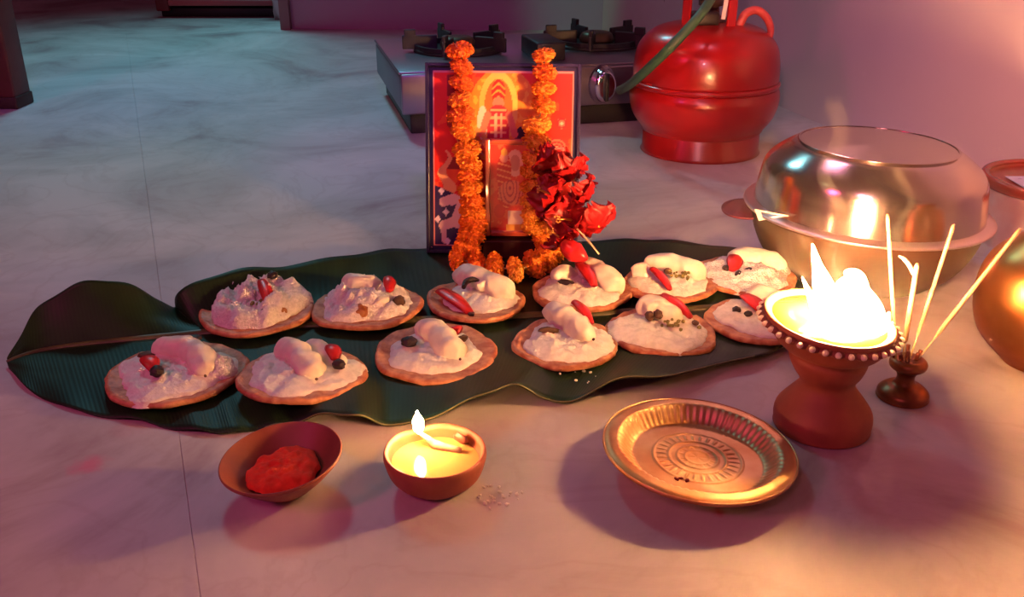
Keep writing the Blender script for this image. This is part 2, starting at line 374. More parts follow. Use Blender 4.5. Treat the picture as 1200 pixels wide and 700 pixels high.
for an in (-1.05, 0.6, 2.2, 3.7):
    bm = bmesh.new(); vs = box(bm, (0, 0, 0.235), (0.016, 0.004, 0.10), 0.0012)
    bmesh.ops.transform(bm, matrix=Matrix.Translation((0.046*math.cos(an), 0.046*math.sin(an), 0)) @ Matrix.Rotation(an+PI/2, 4, 'Z'), verts=bm.verts)
    from_bm('collar_post', bm, redp, cy, smooth=False)
V, F = lathe([(0.044, 0.278), (0.050, 0.278), (0.050, 0.292), (0.044, 0.292), (0.044, 0.278)], 40); pyd('collar_ring', V, F[:160], redp, cy)
bm = bmesh.new(); box(bm, (0.012, -0.046, 0.227), (0.006, 0.0012, 0.055), 0, rot=Matrix.Rotation(0.1, 4, 'Y')); from_bm('paper_tag', bm, mat('paper', (0.75, 0.62, 0.55), 0.7), cy, smooth=False)
Yh = 1.40
V, F = tube([at(862, 34, Yh), at(868, 26, Yh), at(874, 16, Yh), at(886, 12, Yh), at(897, 19, Yh), at(903, 33, Yh), at(901, 48, Yh), at(898, 62, Yh), at(898, 80, Yh+.02)], [0.0066, 0.0062, 0.0062, 0.006, 0.0058, 0.005, 0.0045, 0.004, 0.003], 12, 5)
tag(pyd('rubber_loop', V, F, mat('red_rubber', (0.55, 0.07, 0.06), 0.45)), 'red rubber loop arching off the top right of the gas cylinder', 'loop')

# ================================================================== LEAF
ST = [  # mid(px,py,z)  upper(px,py,z)  lower(px,py,z)
 ((8, 425, .004), (9, 421, .006), (10, 431, .003)),
 ((24, 418, .006), (24, 392, .02), (32, 455, .003)),
 ((50, 411, .006), (45, 360, .036), (68, 474, .002)),
 ((90, 405, .006), (78, 338, .050), (115, 487, .002)),
 ((130, 401, .006), (112, 328, .055), (160, 492, .003)),
 ((170, 397, .006), (150, 333, .045), (205, 503, .002)),
 ((205, 394, .006), (185, 350, .022), (240, 505, .004)),
 ((235, 391, .006), (204, 361, .006), (270, 507, .003)),
 ((246, 390, .006), (207, 345, .028), (296, 504, .002)),
 ((270, 388, .006), (240, 326, .040), (325, 499, .004)),
 ((300, 386, .006), (285, 315, .040), (352, 494, .006)),
 ((350, 383, .006), (335, 311, .034), (385, 485, .016)),
 ((400, 380, .006), (395, 301, .028), (420, 488, .022)),
 ((450, 378, .006), (440, 294, .018), (450, 497, .010)),
 ((500, 376, .006), (480, 291, .008), (488, 496, .012)),
 ((550, 374, .006), (540, 289, .004), (525, 481, .020)),
 ((600, 372, .006), (600, 286, .004), (568, 462, .024)),
 ((645, 370, .006), (660, 283, .004), (600, 452, .020)),
 ((690, 369, .006), (715, 281, .006), (635, 465, .008)),
 ((730, 367, .006), (755, 280, .008), (660, 473, .004)),
 ((770, 365, .006), (790, 282, .008), (690, 461, .012)),
 ((810, 363, .006), (835, 287, .007), (735, 442, .020)),
 ((850, 361, .006), (875, 294, .006), (790, 441, .014)),
 ((885, 360, .006), (905, 304, .006), (845, 425, .010)),
 ((915, 359, .006), (930, 320, .004), (895, 417, .008)),
 ((935, 359, .005), (945, 340, .004), (925, 400, .004)),
]
def interp(ST, t):
    n = len(ST)-1; x = t*n; i = min(int(x), n-1); f = x-i
    r = []
    for k in range(3):
        p = [ST[max(i-1, 0)][k], ST[i][k], ST[i+1][k], ST[min(i+2, n)][k]]
        r.append(tuple(0.5*((2*b)+(-a+c)*f+(2*a-5*b+4*c-d)*f*f+(-a+3*b-3*c+d)*f**3) for a, b, c, d in zip(*p)))
    return [G(q[0], q[1], max(q[2], 0.0015)) for q in r]
NU, NV = 200, 18
leaf = empty('banana_leaf', (G(450, 385).x, G(450, 385).y, 0), 'large dark green banana leaf spread under the flatbreads', 'leaf')
L0 = Vector(leaf.location)
GREEN = leaf_material('leaf_green', (0.007, 0.020, 0.008), (0.016, 0.040, 0.014))
def leaf_half(side, name):
    V = []; UV = []; F = []
    for i in range(NU+1):
        u = i/NU; m_, up, lo = interp(ST, u)
        e = up if side > 0 else lo
        for j in range(NV+1):
            v = j/NV
            p = m_.lerp(e, v)
            z = m_.z+(e.z-m_.z)*(v**2.2)
            z += 0.0035*math.sin(PI*min(v*2.2, 1))*(1 if v > 0 else 0)*0.3
            if side > 0 and u < 0.30: z += 0.012*math.sin(PI*v)*min(1, (0.30-u)*8)*min(1, u*8)
            if v > 0.55: z += 0.0022*(v-0.55)/0.45*math.sin(u*95+side)*0.5
            z = max(z, 0.0012)
            V.append((p.x-L0.x, p.y-L0.y, z)); UV.append((u, v))
    for i in range(NU):
        for j in range(NV):
            a = i*(NV+1)+j; q = (a, a+NV+1, a+NV+2, a+1)
            F.append(q if side < 0 else q[::-1])
    me = D.meshes.new(name); me.from_pydata(V, [], F); me.update()
    ul = me.uv_layers.new(name='UVMap')
    for lp in me.loops: ul.data[lp.index].uv = UV[lp.vertex_index]
    o = link(name, me, GREEN, leaf)
    md = o.modifiers.new('thickness', 'SOLIDIFY'); md.thickness = 0.0007; md.offset = 1
    return o
leaf_half(1, 'upper_blade'); leaf_half(-1, 'lower_blade')
pts = []
for i in range(0, 41):
    m_, up, lo = interp(ST, i/40); pts.append((m_.x-L0.x, m_.y-L0.y, m_.z+0.0005))
V, F = tube(pts, [0.0015, 0.0028, 0.004, 0.0045, 0.0045, 0.0045, 0.004, 0.003], 10, 2, flat=0.6)
o = pyd('midrib', V, F, mat('leaf_rib', (0.11, 0.10, 0.035), 0.4, vary=0.3, vscale=30), leaf); o['label'] = 'pale olive midrib'
# pale curled rim of the lower edge
pts = []
for i in range(34, 96):
    m_, up, lo = interp(ST, i/100); z = max(lo.z+0.0011*math.sin(i/100*95-1), 0.0015); pts.append((lo.x-L0.x, lo.y-L0.y, z+0.0005))
V, F = tube(pts, 0.0006, 6, 2); pyd('pale_edge', V, F, mat('leaf_edge', (0.11, 0.11, 0.04), 0.5), leaf)

# ================================================================== FLATBREADS WITH TOPPINGS
BREAD = mat('fried_dough', (0.66, 0.33, 0.15), 0.5, vary=0.5, vscale=110, color2=(0.40, 0.12, 0.045), bump=0.7, bscale=260, bdist=0.0012)
PASTE = mat('white_paste', (0.86, 0.82, 0.70), 0.5, vary=0.15, vscale=150, bump=0.8, bscale=330, bdist=0.0014, sss=0.05)
COCO = mat('grated_coconut', (0.88, 0.84, 0.78), 0.7, vary=0.2, vscale=300, bump=1.0, bscale=600, bdist=0.002)
BAN = mat('banana_flesh', (0.86, 0.80, 0.62), 0.45, vary=0.15, vscale=90, bump=0.4, bscale=220, bdist=0.001, sss=0.08)
SEED = mat('brown_seed', (0.10, 0.05, 0.02), 0.6)
REDF = mat('red_fruit', (0.62, 0.02, 0.02), 0.35, vary=0.3, vscale=50, bump=0.15, bscale=80)
RAIS = mat('dark_raisin', (0.022, 0.010, 0.008), 0.45, bump=0.8, bscale=300)
GOLD = mat('golden_raisin', (0.40, 0.15, 0.03), 0.35, vary=0.4, vscale=80, bump=0.5, bscale=200)
GREENB = mat('green_bits', (0.30, 0.27, 0.06), 0.6, vary=0.4, vscale=90)

def bread_mesh(R, seed):
    V = []; F = []; N = 56; rings = [0, .2, .4, .58, .72, .84, .92, .97, 1.0]
    rnd = random.Random(seed); ph = rnd.random()*9
    def edge(a): return R*(1+0.035*math.sin(2*a+ph)+0.02*math.sin(5*a+ph*2)+0.05*noise.noise(Vector((math.cos(a)*2+seed, math.sin(a)*2, 3)))+0.02*noise.noise(Vector((math.cos(a)*7+seed, math.sin(a)*7, 3))))
    top = []
    for k, r in enumerate(rings):
        for j in range(N):
            a = 2*PI*j/N; e = edge(a)*r
            z = 0.0045+0.0030*r**3 + 0.0016*fbm((e*math.cos(a)+seed, e*math.sin(a), 0), 90)+ (-0.0020 if r >= 1 else 0)
            V.append((e*math.cos(a), e*math.sin(a), z))
    for r, dz in ((1.0, 0.0030), (.90, 0.0008), (.6, 0.0)):
        for j in range(N):
            a = 2*PI*j/N; e = edge(a)*r; V.append((e*math.cos(a), e*math.sin(a), dz))
    n = len(rings)+3
    for i in range(n-1):
        for j in range(N):
            k = (j+1) % N; F.append((i*N+k, i*N+j, (i+1)*N+j, (i+1)*N+k))
    F.append(tuple((n-1)*N+j for j in range(N))[::-1])
    return V, F
def mound(R, h, seed, rough=0.3, fr=90, off=(0, 0), squash=1.0, flatc=0.0):
    V = []; F = []; N = 84; M = 26
    for i in range(M+1):
        r = i/M
        for j in range(N):
            a = 2*PI*j/N
            e = R*r*(1+0.06*math.sin(3*a+seed)+0.16*noise.noise(Vector((math.cos(a)*1.6+seed*3.1, math.sin(a)*1.6, 1)))+0.05*noise.noise(Vector((math.cos(a)*6+seed*3.1, math.sin(a)*6, 1))))
            x = e*math.cos(a); y = e*math.sin(a)*squash
            prof = (1-r**3.2)**0.7 if r < 1 else 0
            z = h*prof*(1-flatc*(1-r))
            z += rough*h*prof**0.4*fbm((x+seed, y, 0.3), fr)+0.0012*prof**.3*(0.5-abs(noise.noise(Vector((x*330, y*330, seed)))))
            if rough > 0.45: z += 0.25*rough*h*prof**0.3*fbm((x+seed, y, 2.3), fr*4)
            V.append((x+off[0], y+off[1], max(z, -0.001) if r < 1 else -0.002))
    for i in range(M):
        for j in range(N):
            k = (j+1) % N; F.append((i*N+k, i*N+j, (i+1)*N+j, (i+1)*N+k))
    return V, F
def blob(c, s, seed, amp=0.2, rz=0.0, sub=3, fr=60):
    bm = bmesh.new(); bmesh.ops.create_icosphere(bm, subdivisions=sub, radius=1)
    for v in bm.verts:
        k = 1+amp*noise.noise(v.co*1.8+Vector((seed, seed*2, 0)))+amp*.4*noise.noise(v.co*5+Vector((seed, 0, 0)))
        v.co = Vector((v.co.x*s[0]*k, v.co.y*s[1]*k, v.co.z*s[2]*k))
    bmesh.ops.rotate(bm, matrix=Matrix.Rotation(rz, 3, 'Z'), verts=bm.verts)
    bmesh.ops.translate(bm, vec=c, verts=bm.verts)
    V = [v.co.copy() for v in bm.verts]; F = [tuple(v.index for v in f.verts) for f in bm.faces]; bm.free()
    return V, F
def banana_piece(a, b, r0, r1, bend, z0=0.012, z1=0.010, arch=0.004):
    """curved, rounded piece from a to b (xy), radii r0 -> r1"""
    a = Vector(a); b = Vector(b); d = b-a; n = Vector((-d.y, d.x)).normalized()
    P = []; R = []
    K = 30
    for i in range(K+1):
        t = i/K; q = a+d*t+n*bend*math.sin(PI*t)
        P.append((q.x, q.y, z0+(z1-z0)*t+arch*math.sin(PI*t)))
        rr = r0+(r1-r0)*t
        cap = math.sqrt(max(0, 1-max(0, (0.24-t)/0.24)**2))*math.sqrt(max(0, 1-max(0, (t-0.82)/0.18)**2))
        R.append(max(rr*cap, 0.0006))
    V, F = tube(P, R, 22, 1)
    V = [v+Vector((0, 0, 1))*.0026*noise.noise(v*80)+Vector((1, 1, 0))*.0026*noise.noise(v*110+Vector((5, 0, 0))) for v in V]
    return V, F
def slab_strip(a, b, w0, w1, th, z0, z1, bend=0.0, droop=0.0):
    a = Vector(a); b = Vector(b); d = b-a; n = Vector((-d.y, d.x)).normalized(); K = 10
    V = []; F = []
    for i in range(K+1):
        t = i/K; q = a+d*t+n*bend*math.sin(PI*t); w = (w0+(w1-w0)*t)*(0.45+0.55*math.sin(PI*min(1, max(0, (t+0.12)/1.2)))); z = z0+(z1-z0)*t+droop*math.sin(PI*t)
        for s, zz in ((-1, 0), (-.8, .7), (0, 1.0), (.8, .7), (1, 0), (0, -.5)):
            V.append((q.x+n.x*w*s, q.y+n.y*w*s, z+th*zz))
    for i in range(K):
        for j in range(6):
            k = (j+1) % 6; F.append((i*6+k, i*6+j, (i+1)*6+j, (i+1)*6+k))
    F.append(tuple(range(6))); F.append(tuple(K*6+5-j for j in range(6)))
    return V, F

# (px,py of disc centre, z, radius px, tilt x, tilt y, label, toppings) -- topping xy are in units of the radius
BR = [
 dict(c=(302, 362), z=.010, w=140, lab='flatbread heaped with grated coconut at the left end of the back row', paste=('coco', .80, .020, .0, .05),
      ban=[], red=[((.05, .25), (.30, -.35), .0055, .028, .017)], rais=[((.15, .62), 'dark', (.005, .0045, .004), .026), ((.26, -.42), 'dark', (.0055, .0045, .004), .014), ((.48, -.32), 'gold', (.006, .005, .004), .012)], bits=1),
 dict(c=(431, 358), z=.010, w=130, lab='flatbread in the back row with a golden raisin and white lump in front', paste=('coco', .80, .017, -.05, .1),
      ban=[((-.45, .45), (.1, .35), .011, .010, .002, .020)], red=[((.35, .35), (.42, 0), .0055, .026, .020)], rais=[((-.05, -.55), 'gold', (.0075, .006, .007), .012), ((.30, -.30), 'banana', (.0085, .007, .008), .014), ((.60, -.15), 'brown', (.006, .005, .006), .013)], bits=0),
 dict(c=(557, 351), z=.010, w=120, lab='back row flatbread under the garland, long red slice along its left front', paste=('paste', .72, .010, .1, .1),
      ban=[((-.30, .85), (.62, .0), .014, .015, -.001, .016)], red=[((-.72, .15), (-.08, -.75), .0075, .012, .008)], rais=[((-.08, .10), 'arc', (.0075, .003, .003), .020), ((-.05, -.78), 'dark', (.003, .003, .002), .0075), ((.20, .08), 'banana', (.009, .0035, .006), .018)], bits=0),
 dict(c=(682, 340), z=.010, w=120, lab='flatbread in the back row beside the red flowers, red slice between two white pieces', paste=('paste', .76, .011, -.05, -.02),
      ban=[((.05, .85), (.62, -.15), .013, .015, .001, .016), ((-.5, .35), (-.1, .60), .010, .008, 0, .014)], red=[((-.05, .42), (.22, -.30), .0062, .026, .016)], rais=[((-.32, .0), 'dark', (.008, .003, .003), .014)], bits=0),
 dict(c=(785, 331), z=.010, w=112, lab='flatbread in the back row with a large curved banana piece, second from its right end', paste=('paste', .80, .011, .0, .0),
      ban=[((-.35, .60), (.58, .05), .013, .014, .005, .016), ((-.72, .30), (-.40, .15), .011, .010, 0, .012)], red=[((-.40, .0), (-.12, -.72), .0045, .020, .012)], rais=[((-.05, .05), 'brown', (.004, .003, .003), .017)], bits=1),
 dict(c=(874, 322), z=.010, w=120, lab='flatbread at the right end of the back row, right behind the flaming lamp', paste=('coco', .85, .011, .0, .0),
      ban=[((-.15, .55), (.72, .15), .014, .016, .002, .014)], red=[((-.20, .30), (-.30, -.15), .0075, .020, .013)], rais=[((-.42, -.05), 'dark', (.004, .0035, .003), .014), ((-.22, -.30), 'dark', (.0042, .0036, .003), .013), ((.0, -.18), 'dark', (.005, .0036, .003), .014)], bits=0),
 dict(c=(207, 436), z=.006, w=162, lab='largest flatbread with a long arched banana piece, at the left end of the front row', paste=('paste', .80, .010, -.02, -.05),
      ban=[((-.38, .42), (.42, -.20), .0125, .0135, .014, .016)], red=[((-.44, .02), (-.22, -.26), .0065, .018, .015)], rais=[((-.14, -.36), 'dark', (.0055, .0055, .0045), .017), ((-.05, .86), 'dark', (.010, .006, .004), .012), ((-.55, .40), 'brown', (.009, .005, .003), .010)], bits=0, coco=1),
 dict(c=(355, 438), z=.009, w=150, lab='flatbread in the front row with two parallel banana pieces, above the red powder bowl', paste=('paste', .82, .010, .0, .05), tilt=(-.04, .05),
      ban=[((-.42, .62), (.18, -.22), .0125, .0135, .002, .015), ((-.05, .75), (.50, .22), .011, .011, 0, .013)], red=[((.36, .42), (.50, .10), .006, .021, .017)], rais=[((.58, -.02), 'dark', (.0055, .0045, .004), .016)], bits=0),
 dict(c=(511, 412), z=.006, w=152, lab='flatbread in the front row with one round dark raisin left of its banana piece', paste=('paste', .70, .010, .0, -.02),
      ban=[((-.22, .58), (.30, -.28), .0125, .0145, .001, .015)], red=[((.26, .36), (.34, .22), .0055, .018, .017)], rais=[((-.42, -.02), 'dark', (.0070, .0060, .0045), .0155), ((.42, .12), 'brown', (.005, .003, .003), .015)], bits=0),
 dict(c=(662, 401), z=.006, w=130, lab='flatbread in the front row, steep banana piece with a thin dark crease beside it', paste=('paste', .80, .011, .04, -.02),
      ban=[((-.22, .82), (.36, -.12), .0125, .0125, .001, .019)], red=[((.22, .95), (.52, .34), .0045, .024, .016)], rais=[((-.30, .10), 'brown', (.009, .0026, .003), .0150)], bits=0),
 dict(c=(775, 388), z=.006, w=130, lab='flatbread in the front row, red strip on its right, greenish bits on white', paste=('paste', .84, .011, -.03, .0),
      ban=[((-.25, .70), (.25, .10), .014, .012, .001, .017)], red=[((.12, .78), (.55, .12), .0055, .024, .016)], rais=[((.62, .0), 'brown', (.003, .004, .002), .014), ((-.22, .12), 'brown', (.004, .0055, .004), .018), ((-.05, .15), 'brown', (.004, .0065, .004), .019)], bits=1),
 dict(c=(888, 375), z=.006, w=124, lab='flatbread at the right end of the front row, half behind the flaming lamp', paste=('paste', .82, .011, .1, .1),
      ban=[((.05, .75), (.75, -.10), .015, .015, .001, .015)], red=[((-.18, .50), (.10, -.18), .0075, .020, .014)], rais=[((-.40, .12), 'dark', (.0040, .0035, .003), .0135), ((-.22, -.08), 'dark', (.0036, .0036, .003), .0135)], bits=0),
]
RM = {'dark': RAIS, 'arc': RAIS, 'brown': SEED, 'gold': GOLD, 'banana': BAN}
RN = {'dark': 'raisin', 'arc': 'raisin', 'brown': 'spice_crumb', 'gold': 'golden_raisin', 'banana': 'banana_chunk'}
for bi, b in enumerate(BR):
    p = G(b['c'][0], b['c'][1], b['z']+.006); R = b['w']/2*PXS(p)*0.97
    e = empty('garnished_flatbread', (p.x, p.y, b['z']), b['lab'], 'flatbread', 'garnished flatbreads laid out on the banana leaf')
    tx, ty = b.get('tilt', (0.0, 0.0)); e.rotation_euler = (tx, ty, 0)
    rnd = random.Random(bi)
    pyd('flatbread', *bread_mesh(R, bi+1.3), BREAD, e)
    kind, pr, ph, ox, oy = b['paste']
    coco = kind == 'coco'
    o = pyd('coconut_heap' if coco else 'white_paste', *mound(R*pr*1.08, ph*.86 if coco else ph*.66, bi+0.7, 0.62 if coco else 0.40, 65 if coco else 110, (ox*R, oy*R)), COCO if coco else PASTE, e); o.location.z = 0.0055
    if b.get('coco'):
        o = pyd('coconut_heap', *mound(R*.3, .010, 3.3, .6, 120, (.62*R, -.02*R)), COCO, e); o.location.z = 0.006
    for (a, c_, r0, r1, bend, z0) in b['ban']:
        a = Vector(a)*R; c_ = Vector(c_)*R; dd_ = (c_-a)*.15; c2_ = c_+dd_
        o = pyd('banana_piece', *banana_piece(a-dd_, c2_, r0*.86, r1*.90, bend, z0-.003, z0-.006), BAN, e); c_ = c_/R
        tip = c2_
        if bi in (6, 7, 8, 9) and r0 > .0115: pyd('seed_spot', *blob((tip.x+.002, tip.y-.002-r1*.40, z0-.001), (.0013, .0011, .0014), bi, .4, 0, 1), SEED, o)
    for (a, c_, wd_, z0, z1) in b['red']:
        pyd('red_slice', *slab_strip(Vector(a)*R, Vector(c_)*R, wd_*1.2, wd_*1.0, .0026, z0, z1, .001, .002), REDF, e)
    for (q, k, s, z) in b['rais']:
        if k == 'arc':
            x, y = q[0]*R, q[1]*R
            pyd('raisin', *tube([(x-.007, y-.007, z-.001), (x-.005, y+.002, z+.001), (x+.001, y+.006, z+.002), (x+.008, y+.004, z+.001)], [.002, .003, .0028, .0015], 8, 4), RAIS, e)
        else:
            pyd(RN[k], *blob((q[0]*R, q[1]*R, z), s, bi*2.2+q[0]*7, .25, rnd.random()*1.2-.6, 3), RM[k], e)
    if b['bits']:
        ps = []
        for k in range(16):
            x = (rnd.gauss(.22, .13))*R; y = (rnd.gauss(-.15, .12))*R
            ps.append(blob((x, y, .0155+rnd.random()*.003), (.0012+rnd.random()*.001,)*3, k, .4, 0, 1))
        o = pyd('green_bits', *merge(ps), GREENB, e); o['kind'] = 'stuff'

# crumbs scattered on the leaf and floor
rnd = random.Random(5); ps = []
for (cx, cy, sx, sy, n, z) in ((660, 442, 60, 8, 16, .0065), (150, 448, 30, 12, 6, .0055), (560, 440, 60, 10, 5, .0065)):
    for k in range(n):
        q = G(cx+rnd.uniform(-sx, sx), cy+rnd.uniform(-sy, sy), z); s = rnd.uniform(.0006, .0013)
        ps.append(blob(q, (s*1.4, s, s), k, .4, rnd.random()*3, 1))
for k in range(26):
    q = G(582+rnd.gauss(0, 12), 580+rnd.gauss(0, 7), .0008); s = rnd.uniform(.0006, .0014)
    ps.append(blob(q, (s*1.5, s, s*.8), k, .4, rnd.random()*3, 1))
o = pyd('crumbs', *merge(ps), PASTE); tag(o, 'loose white crumbs scattered on the leaf and on the marble beside the small oil lamp', 'crumbs', kind='stuff')

# ================================================================== FRAMED PICTURES
def print_mesh(name, W, H, nx, ny, paint, parent, y):
    V = []; F = []; C = []
    for j in range(ny+1):
        for i in range(nx+1): V.append((W*i/nx, y, H*j/ny))
    for j in range(ny):
        for i in range(nx):
            a = j*(nx+1)+i; F.append((a, a+1, a+nx+2, a+nx+1))
    me = D.meshes.new(name); me.from_pydata(V, [], F); me.update()
    ca = me.color_attributes.new('ink', 'FLOAT_COLOR', 'POINT')
    for j in range(ny+1):
        for i in range(nx+1):
            c = paint(i/nx, j/ny); ca.data[j*(nx+1)+i].color = (*c, 1)
    if 'ink' not in MATS:
        m = D.materials.new('printed_ink'); m.use_nodes = True; nt = m.node_tree; at_ = nt.nodes.new('ShaderNodeAttribute'); at_.attribute_name = 'ink'
        nt.links.new(at_.outputs['Color'], nt.nodes['Principled BSDF'].inputs['Base Color']); nt.nodes['Principled BSDF'].inputs['Roughness'].default_value = 0.35
        MATS['ink'] = m
    return link(name, me, MATS['ink'], parent, smooth=False)
def sr(r, g, b):  # srgb 0-255 -> linear
    f = lambda c: (c/255/12.92) if c/255 < .04045 else ((c/255+.055)/1.055)**2.4
    return (f(r), f(g), f(b))
def ell(u, v, cx, cy, rx, ry): return ((u-cx)/rx)**2+((v-cy)/ry)**2 < 1
def seg(u, v, x0, y0, x1, y1, w):
    dx, dy = x1-x0, y1-y0; t = max(0, min(1, ((u-x0)*dx+(v-y0)*dy)/(dx*dx+dy*dy))); return (u-x0-dx*t)**2+(v-y0-dy*t)**2 < w*w
def paint_big(u, v):
    n = fbm((u*3, v*3, 1), 2.0); n2 = noise.noise(Vector((u*30, v*30, 2)))
    if u < .035 or u > .965 or v < .03 or v > .972: return sr(30, 22, 70)          # dark blue border
    if u < .045 or u > .955 or v > .962 or v < .037: return sr(235, 150, 140)       # fine light line
    c = sr(235, 45, 28) if n+0.15*n2 < .25 else sr(245, 85, 35)
    # dark shoulders of the background
    if .13 < u < .25 and .45 < v < .95 and n > -.1: c = sr(150, 25, 25)
    # golden arch and halo round the seated figure
    if ell(u, v, .50, .72, .24, .27) and v > .5: c = sr(240, 150, 40) if n2 < .25 else sr(250, 190, 60)
    if ell(u, v, .47, .78, .13, .19): c = sr(250, 205, 90)
    if ell(u, v, .47, .77, .095, .16): c = sr(225, 120, 40)
    if ell(u, v, .365, .70, .035, .09): c = sr(245, 225, 190)
    if ell(u, v, .62, .56, .05, .12): c = sr(60, 25, 50)
    # figure: crown, head, garment
    if ell(u, v, .47, .86, .045, .07): c = sr(205, 40, 30) if int((v*90+abs(u-.47)*60)) % 3 else sr(250, 180, 70)
    if ell(u, v, .47, .80, .038, .035): c = sr(235, 140, 105)
    if seg(u, v, .47, .72, .47, .56, .075): c = sr(215, 50, 55) if (int(v*75) % 3 or abs(u-.47) > .055) else sr(250, 185, 120)
    if seg(u, v, .455, .74, .455, .60, .010) or seg(u, v, .49, .74, .49, .60, .010): c = sr(250, 200, 150)
    if seg(u, v, .40, .74, .36, .64, .022) or seg(u, v, .54, .74, .58, .64, .022): c = sr(235, 130, 95)
    if ell(u, v, .47, .56, .13, .06): c = sr(215, 50, 45) if int(math.hypot(u-.47, (v-.60)*1.3)*70) % 3 else sr(250, 180, 110)
    if ell(u, v, .29, .62, .10, .06) and n2 > -.1: c = sr(225, 160, 80)
    # flowers and smaller shapes at the right
    for (x, y, r) in ((.86, .56, .075), (.88, .44, .05), (.84, .34, .05), (.89, .70, .035)):
        d = math.hypot(u-x, (v-y)*1.2)
        if d < r: c = sr(250, 120, 90) if int(d*90) % 2 else sr(215, 30, 40)
        if d < r*.3: c = sr(250, 200, 170)
    # orange flames at left
    if u < .24 and .30 < v < .55:
        k = .045*math.sin(v*40)
        if abs(u-.12-k*.6) < .055*(1-(v-.30)/.28): c = sr(250, 170, 110)
    # night blue ground with white animals and blossoms, bottom left
    if v < .36-.35*(u-.05) and u < .55:
        c = sr(45, 25, 85)
        for (x0, y0, x1, y1, w_) in ((.28, .34, .16, .28, .03), (.26, .30, .20, .17, .045), (.20, .17, .10, .14, .028), (.10, .14, .11, .06, .018), (.22, .15, .26, .07, .022), (.17, .29, .10, .27, .026)):
            if seg(u, v, x0, y0, x1, y1, w_): c = sr(240, 205, 195)
        for (x, y) in ((.09, .33), (.12, .215), (.065, .175), (.13, .055), (.30, .06), (.36, .10)):
            if abs(u-x)+abs(v-y) < .022: c = sr(240, 225, 235)
    elif v < .30:
        c = sr(190, 40, 35) if n2 < .2 else sr(240, 120, 60)
    return c
def paint_small(u, v):
    n2 = noise.noise(Vector((u*14, v*22, 5))); n = fbm((u*2, v*4, 7), 2.0)
    if u < .04 or u > .96 or v < .02 or v > .98: return sr(245, 190, 170)
    c = sr(230, 60, 45) if n < .2 else sr(240, 110, 70)
    if ell(u, v, .62, .78, .2, .15): c = sr(245, 190, 150)
    if ell(u, v, .62, .78, .12, .09): c = sr(215, 140, 110)
    if seg(u, v, .36, .72, .38, .42, .17): c = sr(215, 35, 35) if int(v*60+u*8) % 4 else sr(250, 170, 110)
    if ell(u, v, .36, .84, .10, .055): c = sr(240, 160, 130)
    if ell(u, v, .36, .90, .08, .04): c = sr(245, 185, 70)
    if ell(u, v, .55, .45, .33, .14): c = sr(240, 140, 105) if int(math.hypot(u-.5, v-.5)*40) % 3 else sr(190, 45, 60)
    if ell(u, v, .25, .24, .14, .08): c = sr(215, 30, 40)
    if .45 < u < .85 and .07 < v < .25: c = sr(245, 225, 190)
    if .40 < u < .9 and v < .09: c = sr(250, 190, 80)
    return c

YAW, LEAN = -0.049, 0.215
FW, FH = 0.164, 0.2015
fp = Vector((-0.0932, 0.9590, 0.006))
fr = empty('framed_picture', fp, 'large framed devotional print with dark blue border, standing on the leaf behind the garland', 'picture')
fr.rotation_euler = (-LEAN, 0, YAW)
darkblue = mat('dark_blue_frame', (0.018, 0.012, 0.055), 0.3, coat=0.3)
bm = bmesh.new(); box(bm, (FW/2, 0.006, FH/2), (FW, 0.009, FH), 0.001); from_bm('backing_board', bm, darkblue, fr, smooth=False)
print_mesh('print', FW-.004, FH-.004, 150, 186, paint_big, fr, 0.0012).location = (.002, 0, .002)
for (c_, s_) in (((0.0018, 0, FH/2), (.0036, .006, FH)), ((FW-.0018, 0, FH/2), (.0036, .006, FH)), ((FW/2, 0, .0018), (FW-.0072, .006, .0036)), ((FW/2, 0, FH-.0018), (FW-.0072, .006, .0036))):
    bm = bmesh.new(); box(bm, c_, s_, .0006); from_bm('frame_rail', bm, darkblue, fr, smooth=False)
bm = bmesh.new(); box(bm, (FW/2, 0.012+.030, .078), (.03, .002, .165), .0005, rot=Matrix.Rotation(.37, 4, 'X')); from_bm('easel_strut', bm, darkblue, fr, smooth=False)
for xx in (.006, FW-.006):
    pyd('corner_pin', *blob((xx, -.0035, .006), (.0012, .001, .0012), 1, 0, 0, 1), mat('pin_steel', (.8, .75, .8), .2, metal=1), fr)
def onframe(px, py, off):
    """world point on the plane 'off' metres in front of the picture where pixel (px,py) falls"""
    M = Matrix.Translation(fp) @ Euler((-LEAN, 0, YAW)).to_matrix().to_4x4()
    n = M.to_3x3() @ Vector((0, -1, 0)); o_ = M @ Vector((0, -off, 0)); c0 = Vector((0, 0, CAM_H)); d = ray(px, py)
    return c0+d*((o_-c0).dot(n)/d.dot(n))
# low dark block and small picture
blk_c = G(600, 300, .006)
o = tag(D.objects.new('wooden_block', None), 'low dark brown wooden block carrying the small picture', 'block'); COL.objects.link(o)
pL = G(566, 303, .006); pR = G(632, 303, .006); o.location = ((pL.x+pR.x)/2, pL.y+.016, .005)
bm = bmesh.new(); box(bm, (0, 0, .010), (pR.x-pL.x, .028, .020), .001); from_bm('block', bm, mat('dark_brown_wood', (.06, .02, .012), .45, vary=.4, vscale=20), o, smooth=False)
sp = at(569, 276, o.location.y-.006); sp.z = max(sp.z, .0252)
sW = 57*PXS(sp); sH = .103
sm = empty('small_framed_picture', sp, 'small print in an orange-red frame, standing in front of the large picture', 'picture'); sm.rotation_euler = (-.10, 0, -.03)
orf = mat('orange_frame', (.48, .085, .03), .3, coat=.4)
bm = bmesh.new(); box(bm, (sW/2, .004, sH/2), (sW, .005, sH), .0006); from_bm('backing_board', bm, orf, sm, smooth=False)
print_mesh('print', sW-.008, sH-.008, 50, 96, paint_small, sm, 0.0008).location = (.004, 0, .004)
